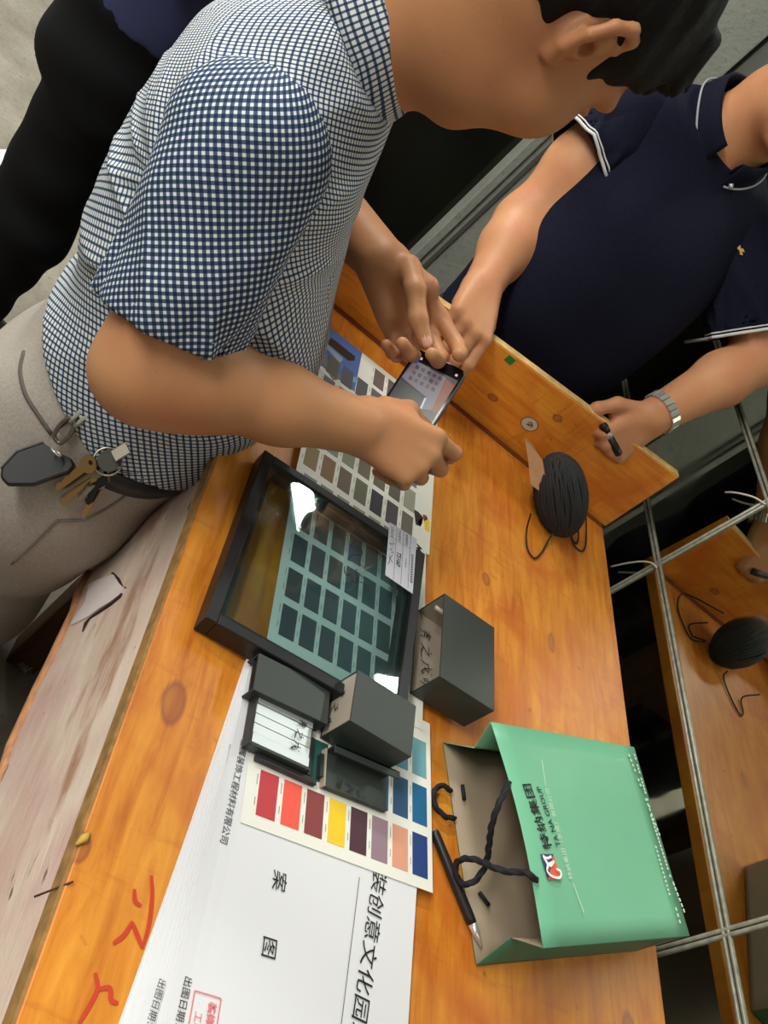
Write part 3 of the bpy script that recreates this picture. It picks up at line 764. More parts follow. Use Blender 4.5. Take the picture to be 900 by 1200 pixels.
nt.links.new(fn.outputs['Facing'], pw_.inputs[0]); nt.links.new(pw_.outputs[0], ma_.inputs[0]); nt.links.new(ma_.outputs[0], mx.inputs[0]); nt.links.new(tr.outputs[0], mx.inputs[1]); nt.links.new(gs.outputs[0], mx.inputs[2]); nt.links.new(mx.outputs[0], out.inputs[0])
for z in (.0185,):
    box('glass_pane', (bw - .001, bw - .001, z), (FW - bw + .001, FL - bw + .001, z + .003), GL, fr, M=Mf)
zt = .0218
def on_frame(x, y):        # photo pixel -> frame coordinates on the glass
    n = fz; o = fO + fz * zt; r = ray(x, y); q = CAM + r * ((o - CAM) @ n) / (r @ n) - fO
    return (q @ fx, q @ fy)
gl = [[(392, 612), (398, 622), (406, 628)], [(410, 606), (420, 622), (431, 634)], [(418, 606), (408, 616)], [(424, 612), (414, 626)], [(412, 630), (424, 646), (422, 650)], [(410, 640), (418, 632)],
      [(407, 656), (413, 651), (425, 651)], [(407, 656), (411, 658)], [(420, 661), (425, 664), (427, 668)], [(403, 664), (405, 674), (411, 673)], [(417, 667), (418, 686)], [(411, 675), (413, 682), (409, 680)], [(421, 674), (428, 680)], [(420, 682), (428, 685), (431, 692), (433, 686)]]
ribbon('handwriting', [[on_frame(*q) for q in s] for s in gl], .0013, INK, fO + fz * zt, fx, fy, fz, fr)
# delivery label stuck over the right-hand bar
lb = [on_frame(*p) for p in ((455, 613), (487, 633), (482, 697), (450, 675))]
L0 = fO + fz * (FH + .0004)
lq = [L0 + fx * a + fy * b for a, b in lb]
LO, LX, LY = lq[0], nrm(lq[3] - lq[0]), nrm(lq[1] - lq[0])
LW = np.linalg.norm(lq[3] - lq[0]); LHt = np.linalg.norm(lq[1] - lq[0])
lab = pydata('paper_label', [q + fz * s for s in (0, .0003) for q in lq], [(0, 1, 2, 3), (4, 7, 6, 5), (0, 4, 5, 1), (1, 5, 6, 2), (2, 6, 7, 3), (3, 7, 4, 0)], mat('label_paper', srgb(205, 206, 216), .6), fr)
tag(lab, 'pale lilac printed paper label')
Lz = LY * 0 + fz
def lab_line(a, b): return [(LW * a[0], LHt * a[1]), (LW * b[0], LHt * b[1])]
ribbon('label_rule', [lab_line((0, .27), (1, .27)), lab_line((0, .52), (1, .52)), lab_line((0, .77), (1, .77)), lab_line((.27, .02), (.27, .77))], .0005, INKG, LO, LX, LY, Lz, lab, .0006, taper=False)
text('label_lettering', 'TS160', .0085, INK, lab, LO + LX * LW * .45 + LY * LHt * .33, LX, LY, shear=.2, bold=.0002, lift=.0006)
text('label_lettering', '工程名称', .0045, INKG, lab, LO + LX * LW * .05 + LY * LHt * .08, LX, LY, lift=.0006)
text('label_lettering', '产品型号', .0045, INKG, lab, LO + LX * LW * .03 + LY * LHt * .34, LX, LY, lift=.0006)
text('label_lettering', '玻璃规格', .0045, INKG, lab, LO + LX * LW * .03 + LY * LHt * .60, LX, LY, lift=.0006)
text('label_lettering', '6+9A+6', .004, INKG, lab, LO + LX * LW * .5 + LY * LHt * .62, LX, LY, lift=.0006)
ribbon('label_lettering', [[(LW * (.35 + .045 * i), LHt * .87), (LW * (.375 + .045 * i), LHt * .87)] for i in range(12)], .003, INKG, LO, LX, LY, Lz, lab, .0006, taper=False)
ribbon('label_signature', [[(LW * x, LHt * y) for x, y in s] for s in (((.32, .1), (.36, .22), (.4, .06), (.42, .2)), ((.46, .2), (.5, .08), (.53, .22), (.56, .1)), ((.58, .18), (.66, .12), (.72, .2)), ((.6, .06), (.7, .1), (.8, .05)))], .0009, INKG, LO, LX, LY, Lz, lab, .0006)
adopt(fr)

# ------------------------------------------------------------------ aluminium profile samples
ZB = ZC + .0012
ZI = [[(.1, .5), (.3, .62), (.55, .5)], [(.05, .72), (.35, .75), (.62, .68)], [(.32, .9), (.3, .6), (.22, .3)], [(.1, .35), (.4, .4), (.6, .3)], [(.15, .12), (.3, .25)], [(.5, .22), (.62, .1)]]
ZHI = [[(.35, .9), (.42, .8)], [(.05, .65), (.55, .68), (.2, .3), (.0, .1)], [(.2, .28), (.5, .12), (.9, .15)]]
CH = [[(.05, .6), (.5, .65)], [(.15, .6), (.12, .3), (.0, .1)], [(.28, .9), (.45, .4), (.75, .1), (.78, .3)], [(.6, .6), (.4, .3)], [(.6, .85), (.68, .78)]]
NUM = [[(.1, .2), (.0, .5), (.12, .55), (.15, .3), (.05, .3)], [(.3, .0), (.5, .8)], [(.55, .3), (.62, .5)], [(.7, .55), (.85, .5), (.75, .2)]]
def brush(gs, w=1.05): return [[(gi * w + x, y) for x, y in s] for gi, g_ in enumerate(gs) for s in g_]
def hand_write(name, O, X, Y, Z, gs, size, wd, parent, m=None, lift=.0005):
    return ribbon(name, [[(x * size, y * size) for x, y in s] for s in brush(gs)], wd, m or INK, O, X, Y, Z, parent, lift)
# 1 tall box profile by the chart's right edge: open towards the left
def shell_box(nm, lo, hi, th, label, open_dir, mo, mi, group='aluminium profile samples', rot=0, slant=None):
    """folded box profile: wall plates around an open mouth on the -x side"""
    t = thing(nm, ((lo[0] + hi[0]) / 2, (lo[1] + hi[1]) / 2, lo[2]), label, 'profile sample', group)
    c = V((lo[0] + hi[0]) / 2, (lo[1] + hi[1]) / 2, 0); M = Matrix.Translation(c) @ Matrix.Rotation(R(rot), 4, 'Z') @ Matrix.Translation(-c)
    for n_, l, h in (('top_plate', (lo[0], lo[1], hi[2] - th), hi), ('base_plate', lo, (hi[0], hi[1], lo[2] + th)), ('near_plate', (lo[0], lo[1], lo[2] + th), (hi[0], lo[1] + th, hi[2] - th)),
                     ('far_plate', (lo[0], hi[1] - th, lo[2] + th), (hi[0], hi[1], hi[2] - th)), ('back_plate', (hi[0] - th, lo[1] + th, lo[2] + th), (hi[0], hi[1] - th, hi[2] - th))):
        box(n_, l, h, mo, t, bevel=.0003, M=M)
    e = .0004; l = V(*lo) + th + e; h = V(*hi) - th - e
    # bare metal lining seen through the mouth
    vs = [M @ Vector(q) for q in ((lo[0] + .0005, l[1], l[2]), (h[0], l[1], l[2]), (h[0], h[1], l[2]), (lo[0] + .0005, h[1], l[2]), (lo[0] + .0005, l[1], h[2]), (h[0], l[1], h[2]), (h[0], h[1], h[2]), (lo[0] + .0005, h[1], h[2]))]
    pydata('bare_lining', vs, [(0, 1, 2, 3), (7, 6, 5, 4), (1, 5, 6, 2), (0, 4, 5, 1), (3, 2, 6, 7)], mi, t)
    return t, M
t5, M5 = shell_box('box_profile', (.5145, .5700, ZB), (.5965, .6865, 1.0065), .0016, 'largest grey box profile, open on its left, alone on the bench beyond the chart', '-x', ALUG, ALUI)
box('mounting_lip', (.5145, .5716, ZB + .0016), (.5235, .6849, ZB + .003), ALUI, t5, M=M5)
tube('screw_channel', [V(.516, .676, .990), V(.555, .676, .990)], .003, ALUI, t5)
hand_write('handwriting', V(.5163, .664, ZB + .0035), nrm(V(.10, -1, 0)), nrm(V(1, .1, 0)), Zd, [ZI, ZHI, CH, NUM], .0215, .0013, t5)
adopt(t5)
t3, M3 = shell_box('box_profile', (.4095, .4615, ZB), (.486, .5195, 1.0045), .0016, 'grey box profile among three channels on the chart, bronze mouth with handwriting', '-x', ALUG, ALUI, rot=-1)
pl = prism('end_plate', [(.4635, ZB + .001), (.5185, ZB + .001), (.517, 1.002), (.4645, 1.002)], .4100, .4108, ALUI, t3, Matrix(((0, 0, 1, 0), (1, 0, 0, 0), (0, 1, 0, 0), (0, 0, 0, 1))))
hand_write('handwriting', V(.4096, .509, .981), nrm(V(0, -.88, -.48)), nrm(V(0, -.48, .88)), V(-1, 0, 0), [ZI, ZHI, CH], .0140, .0012, t3)
adopt(t3)
# 2 dark plain channel lying under the frame's near edge
t1 = thing('channel_profile', (.36, .483, ZB), 'dark grey flat channel profile wedged between the window sample and silver profile', 'profile sample', 'aluminium profile samples')
M1 = Matrix.Translation((.357, .482, 0)) @ Matrix.Rotation(R(4.5), 4, 'Z') 
box('web', (-.040, -.020, .977), (.044, .019, .979), ALUG, t1, bevel=.0004, M=M1)
box('flange', (-.040, -.020, ZB), (.044, -.018, .977), ALUD, t1, bevel=.0004, M=M1); box('flange', (-.040, .017, ZB), (.044, .019, .977), ALUD, t1, bevel=.0004, M=M1)
box('inner_rib', (-.0385, -.0175, .968), (.043, .0165, .970), ALUD, t1, M=M1)
adopt(t1)
# 3 silver faced profile
t2_ = thing('channel_profile', (.363, .444, ZB), 'profile sample with bright silver ribbed face and handwriting, left of the others', 'profile sample', 'aluminium profile samples')
M2 = Matrix.Translation((.3625, .4425, 0)) @ Matrix.Rotation(R(3.6), 4, 'Z')
zf = .9705
box('side_wall', (-.0345, -.0275, ZB), (-.0325, .027, zf + .002), ALUD, t2_, bevel=.0003, M=M2)
box('side_wall', (-.0325, -.0275, ZB), (.0325, -.0255, zf + .002), ALUG, t2_, bevel=.0003, M=M2)
box('side_wall', (.0305, -.0255, ZB), (.0325, .027, zf - .001), ALUG, t2_, bevel=.0003, M=M2)
box('side_wall', (-.0325, .025, ZB), (.0325, .027, zf - .001), ALUD, t2_, bevel=.0003, M=M2)
box('foot_rail', (-.020, -.034, ZB), (.045, -.0285, ZB + .006), ALUD, t2_, bevel=.0003, M=M2); box('foot_rail', (.034, -.028, ZB), (.0375, .010, ZB + .006), ALUD, t2_, bevel=.0003, M=M2)
for k in range(5):
    y0 = -.0245 + .0098 * k; box('ribbed_face', (-.0315, y0, zf - .003), (.0305, y0 + .0093, zf + (.0012 if k in (0, 4) else 0)), ALUS, t2_, bevel=.0003, M=M2)
X = nrm(V(-.1, -1, 0)); hand_write('handwriting', V(.375, .4625, zf + .0012), nrm(V(-.12, -1, 0)), nrm(V(1, -.12, 0)), Zd, [ZI, ZHI, CH], .0118, .0011, t2_)
adopt(t2_)
# 4 tray shaped channel
t4 = thing('channel_profile', (.455, .436, ZB), 'dark grey tray shaped channel with faint handwriting, in front of the box profile', 'profile sample', 'aluminium profile samples')
M4 = Matrix.Translation((.4525, .4365, 0)) @ Matrix.Rotation(R(6.), 4, 'Z')
box('web', (-.036, -.0185, .9625), (.039, .0185, .9645), ALUG, t4, bevel=.0003, M=M4)
box('flange', (-.036, -.0185, ZB), (.039, -.0165, .9668), ALUG, t4, bevel=.0003, M=M4); box('flange', (-.036, .0165, ZB), (.039, .0185, .979), ALUG, t4, bevel=.0003, M=M4)
box('flange_lip', (-.036, .0105, .977), (.044, .0185, .979), ALUG, t4, bevel=.0003, M=M4)
box('end_edge', (-.0375, -.0185, ZB), (-.036, .0185, .967), ALUI, t4, M=M4)
box('foot_rail', (-.042, -.010, ZB), (-.0385, .012, ZB + .006), ALUD, t4, M=M4)
hand_write('handwriting', V(.466, .427, .9650), nrm(V(-.93, .12, 0)), nrm(V(-.12, -.93, 0)), Zd, [CH, ZHI, ZI], .0125, .0010, t4, m=mat('faint_ink', srgb(34, 36, 37), .6))
adopt(t4)

# ------------------------------------------------------------------ green paper carrier bag lying on its back
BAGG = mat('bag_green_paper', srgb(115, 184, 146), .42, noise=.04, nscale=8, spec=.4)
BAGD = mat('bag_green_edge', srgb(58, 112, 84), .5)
BAGI = mat('bag_kraft_inside', srgb(158, 142, 118), .75, noise=.06, nscale=20)
BAGB = mat('bag_base_card', srgb(150, 144, 132), .7)
ba = R(-70.6)
bv = V(math.cos(ba), math.sin(ba), 0); bu = np.cross(Zd, bv)             # bu: mouth -> bottom, bv: towards the camera side
bu = bu if bu[0] > 0 else -bu
z0 = ZD + .0015
fm0, fm1 = V(.5660, .5300, 1.0300), V(.6340, .3290, 1.0300)              # mouth, front panel
fb0, fb1 = V(.8300, .6340, 1.0200), V(.8885, .4270, 1.0200)              # bottom, front panel
km0, km1 = V(.5740, .5430, z0), V(.6300, .3300, z0)                      # mouth, back panel
kb0, kb1 = V(.8300, .6340, z0), V(.8885, .4270, z0)
bag = thing('paper_bag', (.73, .48, ZD), 'mint green paper carrier bag with black rope handles lying on the bench', 'bag')
def sheet_quad(nm, a, b, c, d, m, n=10, bulge=0., th=.0009, inside=None):
    """curved paper panel a-b (mouth) to d-c (bottom) with a kraft inner face"""
    vs = []; fs = []
    nn = nrm(np.cross(b - a, d - a))
    for i in range(n + 1):
        for j in range(n + 1):
            s, t = i / n, j / n
            q = (a * (1 - s) + b * s) * (1 - t) + (d * (1 - s) + c * s) * t + nn * bulge * math.sin(math.pi * s) * (1 - t) ** 1.5
            vs.append(q)
    for i in range(n):
        for j in range(n): fs.append((i * (n + 1) + j, (i + 1) * (n + 1) + j, (i + 1) * (n + 1) + j + 1, i * (n + 1) + j + 1))
    o = pydata(nm, vs, fs, [m, inside or m], bag, True)
    md = o.modifiers.new('thickness', 'SOLIDIFY'); md.thickness = th; md.offset = 0; md.material_offset = 1 if inside else 0; md.material_offset_rim = 0
    return o
fp_ = sheet_quad('front_panel', fm0, fm1, fb1, fb0, BAGG, bulge=.007, inside=BAGI)
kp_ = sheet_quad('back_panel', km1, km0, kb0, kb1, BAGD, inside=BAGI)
sheet_quad('base_panel', fb0, fb1, kb1, kb0, BAGB)
# gussets folded inwards along their centre
for (m_f, m_k, b_f, b_k, s) in ((fm0, km0, fb0, kb0, 1), (fm1, km1, fb1, kb1, -1)):
    cm = (m_f + m_k) / 2 + bv * .016 * s + bu * .008; cb = (b_f + b_k) / 2 + bv * .002 * s
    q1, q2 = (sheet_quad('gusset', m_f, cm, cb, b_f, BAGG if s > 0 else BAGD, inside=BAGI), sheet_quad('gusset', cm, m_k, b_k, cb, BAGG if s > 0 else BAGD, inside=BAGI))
# folded-in hem at the mouth of the back panel
# print on the front panel
fX = nrm(fm0 - fm1); n_f = nrm(np.cross(fb0 - fm0, fX)); n_f = n_f if n_f[2] > 0 else -n_f
fY = np.cross(n_f, fX)
def bulge_at(q):
    rel = q - fm0; t = np.clip(rel @ nrm(fb0 - fm0) / .287, 0, 1); s = np.clip(rel @ nrm(fm1 - fm0) / .212, 0, 1)
    return .007 * math.sin(math.pi * s) * (1 - t) ** 1.5
def on_bag(x, y, lift=.0013):
    o = fm0; r = ray(x, y); q = CAM + r * ((o - CAM) @ n_f) / (r @ n_f)
    for _ in range(3):
        o2 = fm0 + n_f * (bulge_at(q) + lift); q = CAM + r * ((o2 - CAM) @ n_f) / (r @ n_f)
    return q
def bag_text(nm, body, a, b, m, size, **kw):
    A, B = on_bag(*a), on_bag(*b); X = nrm(B - A); Y = np.cross(n_f, X)
    return text(nm, body, size, m, bag, A, X, Y, lift=.0004, **kw)
bag_text('lettering', '特纳集团', (647, 995), (623, 925), INK, .0168, sx=.97, bold=.00022)
bag_text('lettering', 'TA NA GROUP', (657, 992), (634, 925), INK, .0108, sx=.83, bold=.00008)
bag_text('lettering', '特纳集团（东莞）有限公司', (671, 1031), (643, 926), WHITEINK, .0078, sx=.96)
def bag_ribbon(nm, polys, w, m, lift=.0006):
    o0 = fm0; pl = [[((on_bag(*q) - o0) @ fX, (on_bag(*q) - o0) @ fY) for q in s] for s in polys]
    hh = [(on_bag(*q) - o0) @ n_f for s in polys for q in s]
    return ribbon(nm, pl, w, m, o0, fX, fY, n_f, bag, max(hh) + lift, taper=False)
bag_ribbon('printed_rule', [[(633, 891), (639, 921)]], .0011, WHITEINK); bag_ribbon('printed_rule', [[(671, 1035), (682, 1070)]], .0011, WHITEINK)
# address lines along the bottom of the bag
def dash_line(a, b, n, gap=.45):
    a, b = V(*a), V(*b); out = []
    for i in range(n):
        if RNG.random() < .1: continue
        s = a + (b - a) * i / n; e = a + (b - a) * (i + 1 - gap) / n; out.append([tuple(s), tuple(e)])
    return out
bag_ribbon('small_print', dash_line((736, 884), (773, 982), 17) + dash_line((742, 884), (760, 948), 16, .3) + dash_line((761, 955), (784, 1030), 17, .3) + dash_line((765, 987), (783, 1052), 13) + dash_line((786, 1034), (800, 1072), 6, .3) + dash_line((789, 1064), (795, 1086), 3), .0032, WHITEINK)
# square two-colour emblem with white swoosh
qe = [on_bag(*p) for p in ((633, 1001), (648, 1001), (657, 1030), (642, 1031))]
def flat_poly(nm, pts, m, lift):
    pts = [p + n_f * lift for p in pts]; a = pts; b = [p - n_f * .0003 for p in pts]; n = len(pts)
    return pydata(nm, a + b, [tuple(range(n)), tuple(range(n, 2 * n))[::-1]] + [(i, i + n, (i + 1) % n + n, (i + 1) % n) for i in range(n)], m, bag)
flat_poly('emblem_navy', [qe[0], qe[1], qe[3]], mat('emblem_navy_ink', srgb(48, 62, 104), .5), .0006)
flat_poly('emblem_red', [qe[1], qe[2], qe[3]], mat('emblem_red_ink', srgb(236, 92, 66), .5), .0006)
WH = mat('emblem_white_ink', srgb(240, 240, 236), .5)
bag_ribbon('emblem_swoosh', [[(635, 1003), (640, 1006), (645, 1004)], [(636, 1005), (640, 1013), (641, 1018)], [(637, 1006), (643, 1015), (647, 1011)], [(648, 1010), (641, 1014), (640, 1022), (646, 1028), (654, 1029), (655, 1022), (650, 1019)]], .0024, WH, .0009)
# rope handles
ROPE = mat('navy_black_rope', srgb(22, 23, 30), .8)
def zq(lst): return [pz(x, y, z) for x, y, z in lst]
front_handle = zq([(596, 917, 1.036), (592, 927, 1.039), (583, 946, 1.036), (576, 968, 1.022), (573, 990, 1.004), (571, 1005, .994), (566, 1020, .982), (554, 1034, .972), (541, 1035, .966), (534, 1022, .966), (536, 1010, .972), (548, 1006, .986), (565, 1010, 1.0), (582, 1018, 1.015), (600, 1022, 1.026), (614, 1022, 1.036), (622, 1026, 1.041), (629, 1032, 1.0405)])
tube('rope_handle', catmull(front_handle, 9), .0029, ROPE, bag, n=12, lobes=3, pitch=.014, lobe=.22)
back_handle = zq([(533, 959, .9565), (522, 957, .957), (512, 947, .9562), (507.5, 934, .9562), (511, 924, .9562), (519, 921, .957), (529, 927, .957)])
tube('rope_handle', catmull(back_handle, 9), .0027, ROPE, bag, n=12, lobes=3, pitch=.014, lobe=.22)
for a, b in (((542, 920), (544, 937)), ((562, 1046), (573, 1061))):
    tube('rope_toggle', [pz(*a, z0 + .003), (pz(*a, z0 + .003) + pz(*b, z0 + .003)) / 2, pz(*b, z0 + .003)], .0022, ROPE, bag, n=8)
adopt(bag)

# ------------------------------------------------------------------ pen half under the bag
a, b = pz(509, 974, ZD + .0065), pz(553, 1082, ZD + .0065); d = nrm(b - a)
pen = thing('pen', (a + b) / 2 - Zd * .0065, 'slim black pen lying beside the bag mouth, its tip under the bag', 'pen')
PENM = mat('pen_black', srgb(34, 33, 33), .42)
tube('barrel', [a, a + d * .002, a + d * .05, b - d * .006, b], [.0038, .0045, .0052, .0052, .0048], PENM, pen, n=14)
tube('end_cap', [a - d * .0015, a + d * .0005], .0034, mat('pen_grey', srgb(96, 95, 92), .4), pen, n=12)
tube('metal_tip', [b, b + d * .010, b + d * .022], [.0046, .0036, .001], CHROME, pen, n=12)
adopt(pen)

# ------------------------------------------------------------------ bundle of black cord wound on cardboard
cb_c = V(.757, 1.060, ZD + .046)
e1 = nrm(V(.62, .30, -.10)); e3 = nrm(V(.30, .10, .95)); e2 = nrm(np.cross(e3, e1)); e3 = np.cross(e1, e2)
CORD = mat('black_cord', srgb(34, 36, 36), .7, bump=.5, bscale=900)
bun = thing('cord_bundle', (cb_c[0], cb_c[1], ZD), 'bundle of thin black cord wound round folded cardboard against the upright board', 'cord')
LONG = nrm(P(668, 622, 1.2) - P(640, 535, 1.2)); LONG = nrm(LONG - Zd * .25)
ax1 = LONG; ax3 = nrm(-FWD + .5 * Zd - ax1 * ((-FWD + .5 * Zd) @ ax1)); ax2 = np.cross(ax3, ax1)
rad = V(.066, .041, .041)
loops = []
for k in range(74):
    ph = math.pi * k / 74 * 2.0 + RNG.normal(0, .03); tl = RNG.normal(0, .10); sc_ = 1 - .05 * RNG.random()
    n1 = V(math.sin(tl), math.cos(ph) * math.cos(tl), math.sin(ph) * math.cos(tl)); a1 = nrm(np.cross(n1, V(.1, .3, 1) if abs(n1[2]) < .8 else V(0, 1, .2))); b1 = np.cross(n1, a1)
    off = n1 * RNG.uniform(-.35, .35)
    loops.append([cb_c + sc_ * sum(ax * r_ * w for ax, r_, w in zip((ax1, ax2, ax3), rad, off + math.sqrt(1 - off @ off) * (a1 * math.cos(t) + b1 * math.sin(t)))) for t in np.linspace(0, 2 * math.pi, 33)[:-1]])
vsA, fsA = [], []
for L_ in loops:
    vs, fs = tube_data(L_, .0021, 6, True, base=len(vsA)); vsA += vs; fsA += fs
tag(pydata('cord_winding', vsA, fsA, CORD, bun, True), kind='stuff')
core = Sdf().ell(cb_c, rad * .93, (ax1, ax2, ax3)); vs, fs = core.mesh(cb_c - .08, cb_c + .08, .004); np_mesh('cord_core', vs, fs, CORD, bun)
CARDB = mat('cardboard', srgb(186, 150, 108), .8, noise=.1, nscale=50)
dc = np.linalg.norm(cb_c - CAM) - .027
cq = [P(*p, dc + o) for p, o in (((615, 514), -.002), ((623, 519), -.006), ((636, 540), -.006), ((642, 575), -.003), ((641, 582), 0), ((622, 568), .002), ((619, 540), 0))]
nn_ = nrm(-FWD)
pydata('cardboard_core', cq + [q - nn_ * .012 + RIGHT * .002 for q in cq], [tuple(range(7))[::-1], tuple(range(7, 14))] + [(i, (i + 1) % 7, (i + 1) % 7 + 7, i + 7) for i in range(7)], CARDB, bun)
cq2 = [q + nn_ * -.001 - RIGHT * .004 for q in (cq[0], cq[6], cq[5], cq[4])]
for pts in ([(622, 602, .98), (617, 622, .955), (618, 642, .9525), (626, 654, .9525), (635, 647, .9525), (642, 634, .9545), (648, 625, .965)], [(681, 580, 1.0), (686, 600, .965), (687, 622, .953), (686, 640, .9525), (681, 646, .9525), (673, 639, .9525), (668, 627, .960)], [(676, 605, .975), (678, 628, .9545), (676, 637, .9525), (672, 634, .9525), (668, 624, .962)]):
    tube('loose_loop', catmull(zq(pts), 7), .0014, CORD, bun, n=7)
adopt(bun)
# ------------------------------------------------------------------ small things
def on_board(x, y): return py(x, y, Yb - .0004)
s0 = on_board(620.5, 497); st = thing('round_sticker', s0, 'small oval white sticker with green print on the upright board', 'sticker')
def disc(nm, c, r, X, Y, Zn, th, m, parent, ry=None, n=28):
    ry = ry or r; a = [c + X * r * math.cos(t) + Y * ry * math.sin(t) for t in np.linspace(0, 2 * math.pi, n + 1)[:-1]]; b = [q + Zn * th for q in a]
    return pydata(nm, a + b, [tuple(range(n))[::-1], tuple(range(n, 2 * n))] + [(i, (i + 1) % n, (i + 1) % n + n, i + n) for i in range(n)], m, parent)
nb_ = V(0, -1, 0)
disc('sticker_rim', s0, .0155, Xd, Zd, nb_, .0003, mat('sticker_green', srgb(62, 84, 62), .5), st, .0125)
disc('sticker_face', s0 + nb_ * .0002, .0142, Xd, Zd, nb_, .0004, mat('sticker_white', srgb(214, 204, 190), .5), st, .0113)
ribbon('sticker_print', [[(-.005, .001), (-.001, .004), (.003, .002), (.0, -.002), (-.004, -.003)], [(.002, .003), (.006, .001), (.004, -.003)], [(-.003, -.001), (.002, .000)]], .002, mat('sticker_green', (0, 0, 0, 1)), s0, Xd, Zd, nb_, st, .0008)
adopt(st)
q = py(600, 420, Yb); gt = box('tape_piece', (q[0] - .007, Yb - .0006, q[2] - .010), (q[0] + .007, Yb + .019, q[2] + .0015), mat('green_tape', srgb(40, 130, 60), .5)); tag(gt, 'scrap of green tape on the top edge of the upright board', 'tape')
# loose white wire ends at the mirror joints
WIRE = mat('white_wire', srgb(190, 186, 165), .5)
def wire(pts, label):
    tag(tube('wire', catmull([px(x, y, XM - .004 - .006 * b) for x, y, b in pts], 6), .0016, WIRE, None, n=7), label, 'wire')
wire([(850, 577, 1), (858, 577, 2), (870, 579, 2), (884, 583, 1), (897, 591, 0)], 'short stiff white wire curling off the upper right mirror joint')
wire([(716, 664, 1), (735, 660, 2), (752, 658, 2), (764, 660, 1), (770, 666, 0)], 'thin pale wire curling from the mirror joint behind the bench corner')
# litter
bt = pz(40, 757, .006); d = nrm(V(.55, -.5, 0))
cg = thing('cigarette_butt', (bt[0], bt[1], 0), 'yellow cigarette butt on the concrete floor left of the bench', 'cigarette butt')
tube('filter', [bt - d * .012, bt + d * .012], .004, mat('filter_yellow', srgb(226, 164, 50), .7), cg, n=10); tube('burnt_end', [bt + d * .012, bt + d * .017], [.004, .0032], mat('ash', srgb(70, 64, 60), .9), cg, n=10); adopt(cg)
fc = pz(31, 779, .012); fo = Sdf().ell(fc, (.016, .013, .011)).disp(lambda p: .004 * np.sin(p @ V(420, 260, 110)) * np.sin(p @ V(-150, 330, 390))); vs, fs = fo.mesh(fc - .03, fc + .03, .0018)
tag(np_mesh('crumpled_foil', vs, fs, mat('foil', srgb(170, 166, 156), .35, .8)), 'small crumpled ball of foil on the floor left of the bench', 'foil')
a, b = pz(86, 1033, ZD + .003), pz(40, 1051, .935)
tag(tube('wood_splinter', [a, (a + b) / 2, b], .0008, mat('splinter', srgb(70, 48, 30), .8), None, n=5), 'thin wood splinter sticking out over the left bench edge', 'splinter')
st_ = pz(98, 983, ZD + .001); tag(tube('wood_chip', [st_ - V(.004, .006, 0), st_ + V(0, 0, .001), st_ + V(.003, .006, 0)], [.001, .0035, .001], mat('chip_yellow', srgb(196, 160, 70), .8), None, n=6), 'pale yellow wood chip on the left edge of the bench', 'wood chip')
# ------------------------------------------------------------------ people
img = lambda r=0, u=0, f=0: nrm(RIGHT * r + UP * u + FWD * f)
def loft_ring(name, st, z0, z1, off, m, parent, n=64, ex=2.3, tiltx=0., th=.003, a0=0., a1=360.):
    st = np.array(sorted(st)); vs = []; fs = []
    for i in range(n):
        t = R(a0 + (a1 - a0) * i / n)
        for z, o in ((z0, off), (z1, off), (z1, off - th), (z0, off - th)):
            cx, cy, rx, ry = [np.interp(z, st[:, 0], st[:, j]) for j in range(1, 5)]
            c, s = math.cos(t), math.sin(t); k = (abs(c) ** ex + abs(s) ** ex) ** (-1 / ex)
            vs.append(V(cx + (rx + o) * k * c, cy + (ry + o) * k * s, z + tiltx * (k * c)))
    if a1 - a0 < 360: fs += [(0, 1, 2, 3), tuple((n - 1) * 4 + k for k in (3, 2, 1, 0))]
    for i in range(n if a1 - a0 >= 360 else n - 1):
        j = (i + 1) % n
        for k in range(4): fs.append((i * 4 + k, j * 4 + k, j * 4 + (k + 1) % 4, i * 4 + (k + 1) % 4))
    return pydata(name, vs, fs, m, parent, True)
def torso_uv(vs, st, r0=.15, ztop=1.15, zfull=1.27, half=.17):
    st = np.array(sorted(st)); cx = np.interp(vs[:, 2], st[:, 0], st[:, 1]); cy = np.interp(vs[:, 2], st[:, 0], st[:, 2])
    th = np.arctan2(vs[:, 0] - cx, -(vs[:, 1] - cy))
    w = np.clip((vs[:, 2] - ztop) / (zfull - ztop), 0, 1)
    return np.stack([th * r0, vs[:, 2] + w * np.maximum(0, half - np.abs(vs[:, 1] - cy))], 1)
def sleeve_uv(vs, a, b, r0, back):
    ax = nrm(b - a); e = nrm(back - ax * (back @ ax)); g_ = np.cross(ax, e); q = vs - a
    return np.stack([np.arctan2(-(q @ g_), -(q @ e)) * r0, q @ ax], 1)
